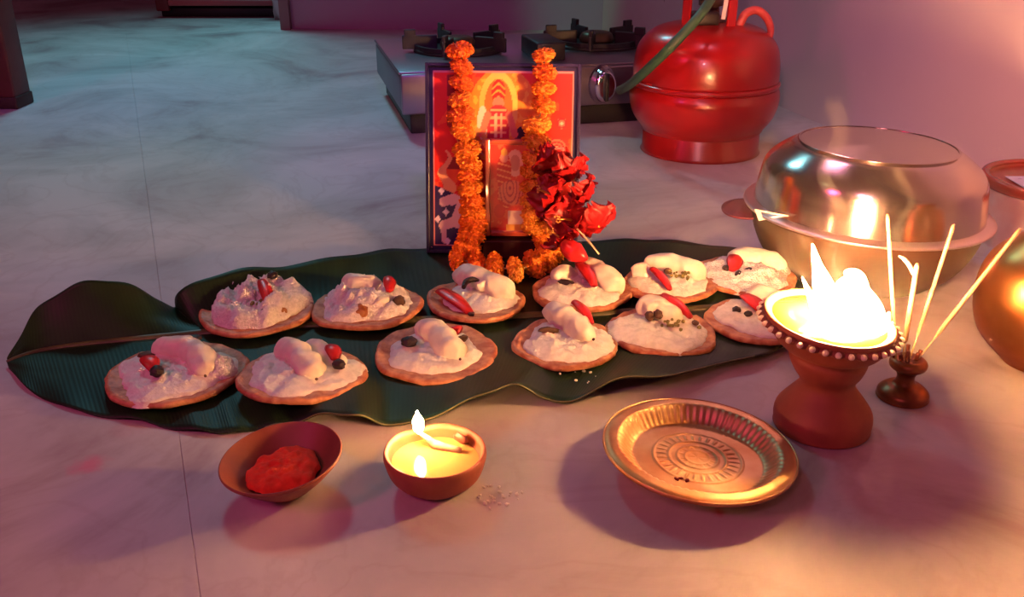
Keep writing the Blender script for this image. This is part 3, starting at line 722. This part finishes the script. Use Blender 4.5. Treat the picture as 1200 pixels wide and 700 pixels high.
for (c_, s_) in (((.0026, 0, sH/2), (.0052, .006, sH)), ((sW-.0026, 0, sH/2), (.0052, .006, sH)), ((sW/2, 0, .0026), (sW-.0104, .006, .0052)), ((sW/2, 0, sH-.0026), (sW-.0104, .006, .0052))):
    bm = bmesh.new(); box(bm, c_, s_, .0012); from_bm('frame_rail', bm, orf, sm, smooth=False)

# ================================================================== MARIGOLD GARLAND
def marigold(seed):
    """pompon of ruffled petals, axis = z, radius 1"""
    rnd = random.Random(seed); V = []; F = []
    def add(v, f):
        o = len(V); V.extend(v); F.extend([tuple(i+o for i in q) for q in f])
    add(*blob((0, 0, 0), (.72, .72, .60), seed, .1, 0, 2))
    N = 110; ga = PI*(3-math.sqrt(5))
    for i in range(N):
        y = 1-2*(i+.5)/N; r = math.sqrt(1-y*y); a = ga*i+rnd.uniform(-.2, .2)
        n = Vector((r*math.cos(a), r*math.sin(a), y)).normalized()
        t = n.cross(Vector((rnd.uniform(-1, 1), rnd.uniform(-1, 1), 1))).normalized(); b_ = n.cross(t)
        w_ = rnd.uniform(.13, .20); l = rnd.uniform(.30, .46)
        base = n*.60; mid = n*(.60+l*.6); tip = n*(.60+l)+t*rnd.uniform(-.10, .10)
        pts = [base-b_*w_*.5, base+b_*w_*.5, mid-b_*w_+t*.05, mid+t*.13, mid+b_*w_+t*.05, tip-b_*w_*.9-t*.03, tip+t*.06+n*.03, tip+b_*w_*.9-t*.03]
        pts = [Vector((q.x, q.y, q.z*.80)) for q in pts]
        add(pts, [(0, 1, 3, 2), (1, 4, 3), (2, 3, 6, 5), (3, 4, 7, 6)])
    me = D.meshes.new('marigold'); me.from_pydata([tuple(v) for v in V], [], F); me.update()
    return me
def petalmat(name, c1, c2):
    return mat(name, c1, .6, vary=.5, vscale=4.0, color2=c2, sss=.0)
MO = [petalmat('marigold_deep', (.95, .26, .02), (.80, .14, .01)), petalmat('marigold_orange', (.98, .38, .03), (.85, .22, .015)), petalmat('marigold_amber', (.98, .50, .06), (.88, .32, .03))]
MM = {}
for k in range(3):
    for s in range(3):
        me = marigold(k*3+s); me.materials.append(MO[k]); me.polygons.foreach_set('use_smooth', [False]*len(me.polygons)); MM[(k, s)] = me
gl = empty('marigold_garland', (fp.x+.08, fp.y-.02, .008), 'orange marigold garland hung in a U over the framed picture', 'garland')
GF = [ # px, py, width px, tone
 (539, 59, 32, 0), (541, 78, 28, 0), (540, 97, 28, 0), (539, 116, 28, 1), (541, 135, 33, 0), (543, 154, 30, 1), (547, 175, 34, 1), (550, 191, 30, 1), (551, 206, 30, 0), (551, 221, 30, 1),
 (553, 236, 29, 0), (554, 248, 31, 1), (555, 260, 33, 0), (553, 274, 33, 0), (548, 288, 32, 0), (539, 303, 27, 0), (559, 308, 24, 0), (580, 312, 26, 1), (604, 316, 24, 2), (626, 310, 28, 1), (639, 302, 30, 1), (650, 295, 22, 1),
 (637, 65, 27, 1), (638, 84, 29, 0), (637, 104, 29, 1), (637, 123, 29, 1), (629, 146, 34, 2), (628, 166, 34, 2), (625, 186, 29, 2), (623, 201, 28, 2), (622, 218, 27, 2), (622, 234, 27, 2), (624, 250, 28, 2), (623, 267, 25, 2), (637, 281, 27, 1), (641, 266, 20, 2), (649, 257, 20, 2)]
gM = gl.location
prev = None; strL = []
for i, (px, py, w_, tone) in enumerate(GF):
    if py < 285: p = onframe(px, py, .017)
    else:
        p = G(px, py, .019)
        q = onframe(px, py, .017)
        if q.z > .02 and q.y < p.y: p = q
    r = w_/2*PXS(p)*1.02
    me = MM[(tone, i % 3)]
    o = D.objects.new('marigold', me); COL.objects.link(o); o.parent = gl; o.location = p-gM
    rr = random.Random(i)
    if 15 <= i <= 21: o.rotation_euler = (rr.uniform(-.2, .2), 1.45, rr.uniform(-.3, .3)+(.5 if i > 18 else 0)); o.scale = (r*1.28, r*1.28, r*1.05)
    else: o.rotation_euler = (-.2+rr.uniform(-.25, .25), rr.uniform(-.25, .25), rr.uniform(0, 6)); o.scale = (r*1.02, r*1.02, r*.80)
    strL.append(p-gM)
order = list(range(22, 37))[::-1]
path = strL[:22]+[strL[k] for k in (35, 34, 33, 32, 31, 30, 29, 28, 27, 26, 25, 24, 23, 22)]
V, F = tube(path, .0008, 6, 2); pyd('string', V, F, mat('cotton_string', (.5, .35, .15), .8), gl)

# ================================================================== RED HIBISCUS FLOWERS
REDP = mat('hibiscus_petal', (.45, .006, .008), .45, vary=.45, vscale=22, bump=.3, bscale=60)
def petal(L_, W_, seed, curl):
    V = []; F = []; n, m_ = 12, 10
    for i in range(n+1):
        t = i/n; w_ = W_*math.sin(PI*min(1, .12+t*.88))**.6 if t < 1 else W_*.35
        for j in range(m_+1):
            s = j/m_*2-1
            x = L_*t; y = w_*s
            z = L_*curl*t*t + .14*L_*t*math.sin(s*7+seed+t*3) + .30*L_*t*noise.noise(Vector((t*5, s*3.5, seed)))
            V.append(Vector((x, y, z+L_*.25*abs(s)*(1-t))))
    for i in range(n):
        for j in range(m_):
            a = i*(m_+1)+j; F.append((a, a+m_+1, a+m_+2, a+1))
    return V, F
FLW = [(650, 198, .915, 27, 'crumpled red flower touching the right column of the garland, topmost of the heap', (-.9, .2, .3)),
       (672, 212, .905, 31, 'broad red flower leaning on the lower right part of the framed picture', (-.7, .3, 1.1)),
       (650, 232, .895, 30, 'red flower wedged between garland and the large picture, middle of the heap', (-1.0, -.2, 2.0)),
       (690, 236, .885, 30, 'red flower on the upper right side of the heap', (-.8, .5, 1.6)),
       (702, 266, .875, 31, 'red flower with orange-yellow centre at the right end of the heap', (-1.0, .2, .6)),
       (670, 258, .875, 30, 'red flower in the front middle of the heap', (-1.2, .1, 2.6)),
       (661, 283, .865, 24, 'red flower lowest in the heap, beside the garland', (-.9, -.3, 1.5))]
for fi, (px, py, Y, rad, lab, rot) in enumerate(FLW):
    c_ = at(px, py, Y); c_.z = max(c_.z, .016); R = rad*PXS(c_)
    e = empty('hibiscus_flower', c_, lab, 'flower', 'red flowers heaped beside the picture'); e.rotation_euler = rot
    for k in range(5):
        V, F = petal(R, R*.62, fi*5+k, (.15, .45, .05, .6, .3)[(k+fi) % 5])
        Mt = Matrix.Rotation(2*PI*k/5+fi, 4, 'Z') @ Matrix.Rotation(-.25-.12*(k % 2), 4, 'Y')
        o = pyd('petal', [Mt @ v for v in V], F, REDP, e)
    V, F = tube([(0, 0, 0), (R*.1, 0, R*.4), (R*.22, R*.05, R*.8)], [.0015, .0012, .001], 6, 3)
    parts_ = [(V, F)]
    for k in range(8):
        a = k*.8; parts_.append(blob((R*.22+.003*math.cos(a), R*.05+.003*math.sin(a), R*(.62+.03*k)), (.0011,)*3, k, .1, 0, 1))
    o = pyd('stamen', *merge(parts_), mat('stamen_yellow', (.80, .35, .06), .6), e)
bd = at(672, 293, .845)
V, F = tube([at(660, 284, .85), at(666, 290, .845), at(674, 296, .84), at(683, 301, .835), at(689, 304, .833)], [.004, .009, .0105, .006, .001], 14, 4)
e = empty('flower_bud', bd, 'glossy red pointed flower bud in front of the red flower heap', 'flower bud')
pyd('petals', [Vector(v)-bd for v in V], F, mat('bud_red', (.62, .015, .015), .2, coat=.5), e)
for k, (a_, b_) in enumerate((((676, 268), (702, 298)), ((668, 281), (688, 303)))):
    V, F = tube([at(*a_, .852), at((a_[0]+b_[0])/2+1, (a_[1]+b_[1])/2, .845), at(*b_, .838)], [.0010, .0011, .0009], 8, 3)
    tag(pyd('flower_stalk', V, F, mat('pale_stalk', (.62, .42, .25), .5)), ('longer' if k == 0 else 'shorter')+' thin pale stalk lying across the red flower bud', 'stalk', 'pale stalks by the red flowers')

# ================================================================== CLAY WARE
CLAY = mat('terracotta', (.42, .115, .05), .55, vary=.3, vscale=30, bump=.35, bscale=90, bdist=.0008)
CLAYD = mat('terracotta_dark', (.30, .075, .04), .5, vary=.35, vscale=24, bump=.35, bscale=80, bdist=.0008)
# red powder bowl
c_ = G(336, 577); rr = 73*PXS(G(327, 540, .03))
kb = empty('clay_bowl', (c_.x, c_.y+.004, .0), 'flared brown clay bowl of red powder, left of the small oil lamp', 'bowl')
kb.rotation_euler = (.05, -.09, 0); kb.location.z = .0025
h_ = .023
V, F = lathe(smoothprof([(0, 0), (.40*rr, 0), (.47*rr, .0015), (.72*rr, .45*h_), (.95*rr, .88*h_), (rr, h_), (.985*rr, h_+.0016), (.93*rr, h_-.0005), (.66*rr, .50*h_), (.45*rr, .27*h_), (0, .22*h_)], 4), 64)
pyd('bowl', V, F, CLAYD, kb)
V, F = mound(rr*.60, .0055, 4.4, .5, 110, (.0, .0)); o = pyd('powder', V, F, mat('vermilion_powder', (.90, .07, .02), .9, vary=.25, vscale=120, bump=.8, bscale=300, bdist=.001), kb); o.location.z = .48*h_+.0015
o['label'] = 'bright red vermilion powder'
# small oil lamp (diya)
c_ = G(511, 570); rr = 61*PXS(G(511, 530, .03)); h_ = .027
dy = empty('oil_lamp', (c_.x, c_.y+.002, 0), 'small round clay oil lamp with one steady upright flame', 'oil lamp')
dd = G(491, 505, h_)-Vector((c_.x, c_.y, h_)); sa = math.atan2(dd.y, dd.x)
def dfn(r, z, a, i):
    k = math.exp(-((math.atan2(math.sin(a-sa), math.cos(a-sa)))/.30)**2)*(r/rr)**4
    return Vector((r*(1+.07*k)*math.cos(a), r*(1+.07*k)*math.sin(a), z-.004*k*(z/h_)))
V, F = lathe(smoothprof([(0, 0), (.45*rr, 0), (.60*rr, .002), (.88*rr, .40*h_), (.99*rr, .80*h_), (rr, .97*h_), (.965*rr, h_+.0012), (.90*rr, .95*h_), (.86*rr, .70*h_), (.62*rr, .30*h_), (0, .22*h_)], 4), 72, dfn)
pyd('bowl', V, F, CLAY, dy)
OIL = mat('warm_oil', (.62, .44, .14), .10, vary=.12, vscale=40, sss=.3, coat=.3)
V, F = lathe([(.855*rr, .71*h_), (.84*rr, .715*h_), (.5*rr, .715*h_), (0, .715*h_)], 48, dfn); pyd('oil', V, F[:48*3], OIL, dy)
wick = mat('cotton_wick', (.85, .70, .42), .8, bump=.4, bscale=200)
tip = G(491, 507, h_+.002)-Vector(dy.location)
t2 = G(512, 522, .78*h_)-Vector(dy.location); t3 = G(540, 528, .76*h_)-Vector(dy.location)
V, F = tube([tip, tip.lerp(t2, .5), t2, t3], [.0012, .0022, .0034, .002], 10, 4); pyd('wick', V, F, wick, dy)
FL = flame_material('lamp_flame', 430.0)
def tongue(pts, rad, seg=20, sub=5): return tube(pts, rad, seg, sub)
pxs = PXS(tip+Vector(dy.location)); up = Vector((0, -.25, 1)).normalized()
b0 = tip+Vector((0, 0, -.0006))
V, F = tongue([b0, b0+up*pxs*8, b0+up*pxs*20, b0+up*pxs*30, b0+up*pxs*37], [.0009, pxs*6.5, pxs*7, pxs*3, .0002])
o = pyd('flame', V, F, FL, dy)
# added lump standing in for the flame-lit patch of the inner wall
p_ = G(540, 514, h_*.9)-Vector(dy.location); pyd('lit_wall_lump', *blob(p_, (.007, .0018, .004), 2, .35, -.7, 2), CLAYD, dy)

# tall footed clay lamp
base = G(962, 498); rimc = None
lp = empty('footed_clay_lamp', (base.x, base.y, 0), 'tall footed clay lamp with beaded rim, burning with a big ragged flame', 'oil lamp')
RB = 55*PXS(G(962, 498)); RW = 34*PXS(at(970, 450, base.y)); 
rim_y = base.y+.004
hz = .086
rc = Vector((-.004, .004, hz)); RR = 80*PXS(Vector((base.x, base.y, hz)))*.96
TILT = Euler((.04, .10, 0)).to_matrix()
def lfn_factory(z_lo):
    def fn(r, z, a, i):
        k = max(0, min(1, (z-z_lo)/(hz-z_lo)))
        v = Vector((r*math.cos(a), r*math.sin(a), z))
        c0 = Vector((rc.x*k, rc.y*k, 0))
        tv = TILT @ Vector((v.x, v.y, 0))
        return v.lerp(Vector((tv.x, tv.y, tv.z+z)), k)+c0
    return fn
V, F = lathe(smoothprof([(0, 0), (RB*.9, 0), (RB, .004), (RB*.99, .014), (RB*.80, .024), (RW*.97, .034), (RW*.95, .040), (RW*1.15, .047), (RW*1.32, .056), (RW*1.30, .062), (RR*.72, .067)], 4), 64, lfn_factory(.035))
pyd('pedestal', V, F, CLAY, lp)
V, F = lathe(smoothprof([(0, .060), (RR*.55, .062), (RR*.80, .068), (RR*.97, hz-.004), (RR, hz), (RR*.97, hz+.002), (RR*.86, hz-.001), (RR*.6, hz-.006), (0, hz-.009)], 4), 72, lfn_factory(.03))
pyd('dish', V, F, CLAY, lp)
fn = lfn_factory(.03)
V, F = lathe([(RR*.87, hz-.0010), (RR*.86, hz-.0006), (RR*.5, hz-.0004), (0, hz-.0004)], 48, fn); pyd('oil', V, F[:48*3], mat('deep_oil', (.20, .13, .03), .15, coat=.2), lp)
bead_me = None; ivory = mat('ivory_paint', (.82, .66, .48), .5)
NB = 36
for k in range(NB):
    a = 2*PI*k/NB
    # clay scallop and painted bead
    q = fn(RR*1.005, hz-.0035, a, 0)
    if bead_me is None:
        V, F = blob((0, 0, 0), (.0030, .0024, .0022), 1, .05, 0, 2); o = pyd('bead', V, F, ivory, lp); bead_me = o.data
        V2, F2 = blob((0, 0, 0), (.0047, .0050, .0030), 2, .05, 0, 2); o2 = pyd('scallop', V2, F2, CLAYD, lp); sc_me = o2.data
    else:
        o = D.objects.new('bead', bead_me); COL.objects.link(o); o.parent = lp
        o2 = D.objects.new('scallop', sc_me); COL.objects.link(o2); o2.parent = lp
    o.location = q+Vector((math.cos(a), math.sin(a), 0))*.0022; o.rotation_euler = (0, 0, a)
    o2.location = q+Vector((-math.cos(a), -math.sin(a), 0))*.0010+Vector((0, 0, -.0006)); o2.rotation_euler = (0, 0, a)
# fire
YF = base.y+.004
LB = Vector(lp.location)
def fp_(px, py, Y=YF): return at(px, py, Y)-LB
def tg(pts, rad):
    k = PXS(Vector((base.x, YF, .1)))
    return tongue(pts, [r*k for r in rad], 20, 5)
k = []
k.append(tg([fp_(985, 398), fp_(978, 375), fp_(968, 345), fp_(958, 312), fp_(952, 286)], [16, 22, 15, 6, .5]))
k.append(tg([fp_(1000, 400, YF-.003), fp_(1000, 372, YF-.003), fp_(998, 345), fp_(1000, 326), fp_(990, 318)], [16, 26, 24, 13, 1]))
k.append(tg([fp_(1008, 400, YF-.006), fp_(1018, 385, YF-.006), fp_(1022, 365), fp_(1016, 345), fp_(1008, 330)], [12, 19, 14, 7, .5]))
k.append(tg([fp_(1012, 402, YF-.008), fp_(1028, 388, YF-.008), fp_(1038, 375), fp_(1042, 366)], [9, 10, 5, .5]))
k.append(tg([fp_(960, 388, YF-.004), fp_(958, 370, YF-.002), fp_(950, 348), fp_(940, 325)], [6, 7, 4, .3]))
o = pyd('flame', *merge(k), flame_material('fire', 1080.0), lp)
k = [blob(fp_(970+9*i, 392+3*math.sin(i*2), YF-.012-.003*(i % 2)), (.007, .005, .004), i, .3, i, 2) for i in range(5)]
o = pyd('camphor_lumps', *merge(k), mat('camphor', (.85, .80, .62), .6, sss=.3), lp)

# ================================================================== INCENSE HOLDER + STICKS
ib = G(1057, 465)
ih = empty('incense_holder', (ib.x, ib.y, 0), 'small turned dark brass incense holder standing right of the flaming clay lamp', 'incense holder')
BRD = mat('tarnished_brass', (.38, .13, .05), .35, metal=.7, vary=.4, vscale=60)
u_ = PXS(ib)
V, F = lathe(smoothprof([(0, 0), (27*u_, 0), (29*u_, .002), (28*u_, .006), (20*u_, .0105), (12*u_, .013), (10*u_, .019), (14*u_, .024), (20*u_, .027), (21*u_, .031), (17*u_, .034), (12*u_, .0345), (0, .034)], 4), 48)
pyd('body', V, F, BRD, ih)
for k, (dx, dy_, hh) in enumerate(((-.010, .002, .006), (-.004, -.006, .010), (.004, -.002, .006), (.008, .004, .005), (.001, .007, .008), (-.007, -.003, .005))):
    V, F = tube([(dx, dy_, .033), (dx*1.3, dy_*1.2, .034+hh)], [.0018, .0016], 8, 1)
    pyd('stub', V, F, mat('stick_stub', (.28, .07, .03), .7), ih)
INC = mat('incense_stick', (.42, .22, .11), .7, vary=.2, vscale=120, bump=.3, bscale=400)
hy = ib.y
for (b_, t_, Yt, lab, r) in (((1050, 422), (1040, 251), hy+.012, 'leftmost tall incense stick, leaning slightly left in the brass holder', .0015),
                            ((1057, 424), (1075, 309), hy-.004, 'shortest incense stick, upright in the brass holder', .0019),
                            ((1065, 424), (1118, 263), hy+.006, 'tall incense stick leaning right, between the short one and the slanted one', .0015),
                            ((1072, 426), (1196, 268), hy+.0, 'incense stick slanting far to the right, from the brass holder towards the brass pot', .0016)):
    b3 = at(*b_, hy); t3 = at(*t_, Yt)
    e = empty('incense_stick', b3, lab, 'incense stick', 'incense sticks in the brass holder')
    d_ = t3-b3
    V, F = tube([(-d_*.03), d_*.22], .0007, 8, 1); pyd('bamboo_core', V, F, mat('bamboo', (.70, .50, .25), .6), e)
    V, F = tube([d_*.20, d_*.23, d_*.6, d_*.97, d_], [r*.5, r, r*1.02, r*.98, r*.6], 10, 1); pyd('incense_paste', V, F, INC, e)
V, F = tube([at(1053, 300, hy+.01), at(1060, 304, hy+.008), at(1067, 313, hy+.004), at(1070, 322, hy)], [.0006, .0016, .0018, .0010], 8, 3)
tag(pyd('ash_curl', V, F, mat('ash', (.75, .60, .42), .9)), 'curl of pale ash bending off the shortest incense stick', 'ash')

# ================================================================== EMBOSSED BRASS PLATE
pc = G(816, 549); PR = 112*PXS(G(821, 532, .01))
pl = empty('brass_plate', (pc.x, pc.y, 0), 'round embossed brass plate with fluted rim lying on the marble', 'plate')
BRASS = mat('brass', (.74, .48, .25), .48, metal=1.0, vary=.3, vscale=25, color2=(.55, .24, .09), bump=.1, bscale=60)
def plate_h(r, a):
    h = 0.003
    h += .0008*math.exp(-((r-.30)/.012)**2)+.0008*math.exp(-((r-.21)/.012)**2)+.0007*math.exp(-((r-.13)/.012)**2)+.0007*math.exp(-((r-.46)/.01)**2)
    if .0 < r < .12: h += .0003*abs(math.sin(3*a))*math.sin(PI*r/.12)
    if .31 < r < .44: h += .0006*max(0, math.sin(30*a))*math.sin(PI*(r-.31)/.13)
    if .13 < r < .21: h += .0003*max(0, math.sin(12*a))*math.sin(PI*(r-.13)/.08)
    if r > .66:
        t = min(1, (r-.66)/.20); h += .0105*t*t*(3-2*t)
    if .66 < r < .87: h += .0006*math.cos(66*a)*math.sin(PI*(r-.66)/.21)
    if r > .92: h -= .0022*((r-.92)/.08)**2
    return h
RS = [0]+[i/80 for i in range(1, 81)]
NA = 360; V = []; F = []
for r in RS:
    for j in range(NA):
        a = 2*PI*j/NA; V.append((PR*r*math.cos(a), PR*r*math.sin(a), plate_h(r, a)))
for i in range(len(RS)-1):
    for j in range(NA):
        k_ = (j+1) % NA; F.append((i*NA+j, (i+1)*NA+j, (i+1)*NA+k_, i*NA+k_))
o = pyd('dish', V, F, BRASS, pl); md = o.modifiers.new('thickness', 'SOLIDIFY'); md.thickness = .0009; md.offset = -1
V, F = lathe([(PR*.995, .0098), (PR*1.004, .0108), (PR*1.004, .0122), (PR*.99, .0126), (PR*.985, .0112), (PR*.995, .0098)], 96); pyd('rolled_rim', V, F[:96*5], BRASS, pl)
pl.rotation_euler = (.0, .055, 0); pl.location.z = .0035+PR*.035
q = G(797, 567, .006)-Vector(pl.location)
k = [blob((q.x+dx, q.y+dy_, q.z+.0035), (.0022, .0014, .0008), i, .4, i, 1) for i, (dx, dy_) in enumerate(((0, 0), (.004, -.002), (-.003, -.001)))]
o = pyd('red_residue', *merge(k), mat('residue', (.22, .02, .01), .8), pl); o['kind'] = 'stuff'

# ================================================================== STEEL BOWL ON BRASS PAN
rz_ = .066
rc_ = G(1014, 247, rz_); RBW = 139*PXS(rc_)
pan = empty('cooking_pan', (rc_.x, rc_.y, 0), 'wide round brass pan under the upturned steel bowl', 'pan')
PANM = mat('pan_brass', (.16, .06, .025), .5, metal=.85, vary=.3, vscale=12)
V, F = lathe(smoothprof([(0, 0), (RBW*.55, 0), (RBW*.64, .003), (RBW*.80, .020), (RBW*.90, .044), (RBW*.93, rz_-.003), (RBW*.90, rz_-.003), (RBW*.60, .006), (0, .004)], 4), 72)
pyd('body', V, F, PANM, pan)
hd = G(874, 240, rz_-.006)-Vector(pan.location); hd.z = 0; ha = math.atan2(hd.y, hd.x)
V, F = lathe(smoothprof([(0, .0035), (.018, .0030), (.026, .0008), (.0265, 0), (.024, -.002), (0, -.002)], 3), 32)
V = [Vector((v.x*.95, v.y*1.3, v.z)) for v in V]
o = pyd('handle', V, F, mat('dark_handle', (.16, .03, .05), .4, metal=.3), pan); o.location = (math.cos(ha)*(RBW*.98), math.sin(ha)*RBW*.98+.0, rz_-.010); o.rotation_euler = (0, 0, ha); o['label'] = 'dark oval side handle'
def brushed(m):
    nt = m.node_tree; p = nt.nodes['Principled BSDF']; t = nt.nodes.new('ShaderNodeTangent'); t.direction_type = 'RADIAL'; t.axis = 'Z'
    nt.links.new(t.outputs[0], p.inputs['Tangent']); p.inputs['Anisotropic'].default_value = 0.6; p.inputs['Anisotropic Rotation'].default_value = 0.25
sb = empty('steel_bowl', (rc_.x, rc_.y, rz_), 'polished steel bowl turned upside down over the brass pan', 'bowl')
MIR = mat('polished_steel', (.60, .50, .47), .20, metal=1.0, bump=.12, bscale=5, bdist=.004)
RT = 89*PXS(at(1003, 172, rc_.y)); hb = .067
V, F = lathe(smoothprof([(0, hb), (RT*.93, hb), (RT*.985, hb+.0008), (RT*1.01, hb-.0012), (RT*1.13, hb*.92), (RBW*.86, hb*.68), (RBW*.905, hb*.36), (RBW*.925, .004)], 5), 96)
pyd('bowl', V, F[:-1], MIR, sb)
brushed(MIR); sb.rotation_euler = (0, .03, 0); sb.location.z = rz_+.003
V, F = lathe(smoothprof([(RBW*.915, .004), (RBW*.96, .0030), (RBW*1.0, .0015), (RBW*1.005, -.0005), (RBW*.99, -.0012), (RBW*.93, .001)], 3), 96)
pyd('rolled_rim', V, F[:-2], mat('rim_steel', (.62, .45, .50), .3, metal=.9), sb)
# scrap of foil paper on the rim
a3 = [at(884, 245, rc_.y-.03), at(925, 253, rc_.y-.065), at(889, 259, rc_.y-.035)]; cen = sum(a3, Vector())/3
inn = [v.lerp(cen, .5) for v in a3]; n_ = Vector((0, -1, .4)).normalized()*.0008
V = [v for v in a3+inn]+[v+n_ for v in a3+inn]
F = []
for i in range(3):
    j = (i+1) % 3
    F += [(i, j, 3+j, 3+i), (6+i, 9+i, 9+j, 6+j), (i, 6+i, 6+j, j), (3+i, 3+j, 9+j, 9+i)]
tag(pyd('paper_scrap', V, F, mat('scrap_white', (.85, .75, .70), .6), None, False), 'small white triangular paper scrap stuck at the left rim of the steel bowl', 'paper')

# ================================================================== TUB AND BRASS POT AT RIGHT
tb = G(1222, 286)
RT2 = 72*PXS(G(1220, 250))
TBZ = .070
tub = empty('storage_tub', (tb.x, tb.y, 0), 'speckled white round tub with a dark red rim, behind the brass pot', 'tub')
WSP = mat('speckled_white', (.70, .56, .50), .5, vary=.7, vscale=45, color2=(.68, .42, .36))
V, F = lathe(smoothprof([(0, 0), (RT2*.82, 0), (RT2*.86, .003), (RT2*.93, TBZ*.6), (RT2*.96, TBZ)], 3), 48); pyd('body', V, F, WSP, tub)
V, F = lathe(smoothprof([(RT2*.95, TBZ-.004), (RT2*1.01, TBZ-.002), (RT2*1.02, TBZ+.006), (RT2*.98, TBZ+.009), (RT2*.90, TBZ+.007), (RT2*.86, TBZ+.002), (0, TBZ+.002)], 4), 56); pyd('lid', V, F, mat('dark_red_plastic', (.28, .02, .02), .25), tub)
bm = bmesh.new(); box(bm, (-RT2*.26, -RT2*.05, TBZ+.0034), (RT2*.75, RT2*.62, .0008), 0); o = from_bm('label_sticker', bm, mat('lavender_paper', (.62, .60, .80), .35), tub, smooth=False)
ps = [blob((-RT2*.5+.012*i, RT2*(.1-.12*(i % 3)), TBZ+.0042), (.0028, .0012, .0003), i, .3, i, 1) for i in range(5)]
o = pyd('printed_marks', *merge(ps), mat('sticker_ink', (.25, .25, .45), .6), tub); o['kind'] = 'stuff'

kp = G(1219, 424)
kz = .060; KR = 88*PXS(Vector((kp.x, kp.y, kz)))
kal = empty('brass_pot', (kp.x, kp.y, 0), 'round-bellied polished brass pot cut off by the right edge', 'pot')
KBR = mat('pot_brass', (.75, .34, .10), .33, metal=1.0, vary=.35, vscale=16, color2=(.55, .18, .05), bump=.15, bscale=30)
V, F = lathe(smoothprof([(0, 0), (KR*.45, 0), (KR*.55, .004), (KR*.88, KR*.42), (KR, KR*.92), (KR*.90, KR*1.42), (KR*.58, KR*1.75), (KR*.46, KR*1.84)], 5), 64); pyd('belly', V, F[:-1], KBR, kal)
V, F = lathe(smoothprof([(KR*.46, KR*1.84), (KR*.44, KR*1.92), (KR*.52, KR*2.02), (KR*.60, KR*2.05), (KR*.585, KR*2.08), (KR*.50, KR*2.05), (KR*.41, KR*1.93), (KR*.40, KR*1.7)], 4), 56); pyd('neck', V, F[:-2], KBR, kal)

# ================================================================== SMOKE
def smoke_material(name, density, color, scale, thr):
    m = D.materials.new(name); m.use_nodes = True; nt = m.node_tree; L = nt.links
    for n in list(nt.nodes): nt.nodes.remove(n)
    out = nt.nodes.new('ShaderNodeOutputMaterial'); vs = nt.nodes.new('ShaderNodeVolumePrincipled'); vs.inputs['Color'].default_value = (*color, 1); vs.inputs['Anisotropy'].default_value = 0.2
    tc = nt.nodes.new('ShaderNodeTexCoord'); n = nt.nodes.new('ShaderNodeTexNoise'); n.inputs['Scale'].default_value = scale; n.inputs['Detail'].default_value = 3; n.inputs['Distortion'].default_value = .8
    L.new(tc.outputs['Object'], n.inputs[0])
    g = nt.nodes.new('ShaderNodeVectorMath'); g.operation = 'LENGTH'; L.new(tc.outputs['Object'], g.inputs[0])
    f = nt.nodes.new('ShaderNodeMapRange'); f.inputs[1].default_value = 0.2; f.inputs[2].default_value = 1.0; f.inputs[3].default_value = 1; f.inputs[4].default_value = 0; L.new(g.outputs['Value'], f.inputs[0])
    r = nt.nodes.new('ShaderNodeMapRange'); r.inputs[1].default_value = thr; r.inputs[2].default_value = thr+.3; r.inputs[3].default_value = .25*density; r.inputs[4].default_value = density; L.new(n.outputs['Fac'], r.inputs[0])
    mu = nt.nodes.new('ShaderNodeMath'); mu.operation = 'MULTIPLY'; L.new(r.outputs[0], mu.inputs[0]); L.new(f.outputs[0], mu.inputs[1])
    L.new(mu.outputs[0], vs.inputs['Density']); L.new(vs.outputs[0], out.inputs['Volume'])
    return m
hc = Vector((base.x+.05, base.y+.05, .16))
V, F = blob((0, 0, 0), (1, 1, 1), 1, .0, 0, 3)
o = pyd('smoke', V, F, smoke_material('warm_smoke', .15, (1.0, .90, .78), 1.6, .40)); o.location = hc; o.scale = (.20, .17, .155)
tag(o, 'thin warm smoke haze hanging round the flaming clay lamp and incense sticks', 'smoke', kind='stuff')

parts_ = []
for pts, r in (([(924, 250), (925, 275), (929, 300), (940, 322), (948, 345)], .0011), ([(985, 280), (979, 295), (977, 310), (984, 322)], .0013), ([(945, 292), (930, 262), (905, 225), (890, 190), (905, 160)], .0030),
               ([(1062, 300), (1050, 270), (1068, 235), (1050, 200)], .0022), ([(975, 290), (985, 245), (965, 205), (985, 160), (975, 120)], .0045)):
    parts_.append(tube([at(x, y, YF+.012*math.sin(i*1.7)) for i, (x, y) in enumerate(pts)], [r*.6, r, r*1.2, r*1.6], 10, 8))
m = D.materials.new('smoke_strand'); m.use_nodes = True; nt = m.node_tree
for n in list(nt.nodes): nt.nodes.remove(n)
o_ = nt.nodes.new('ShaderNodeOutputMaterial'); v_ = nt.nodes.new('ShaderNodeVolumeScatter'); v_.inputs['Color'].default_value = (1, .93, .85, 1); v_.inputs['Density'].default_value = 4.0
nt.links.new(v_.outputs[0], o_.inputs['Volume'])
o = pyd('smoke_wisps', *merge(parts_), m); tag(o, 'thin curling wisps of smoke rising above the flame and incense', 'smoke', kind='stuff')
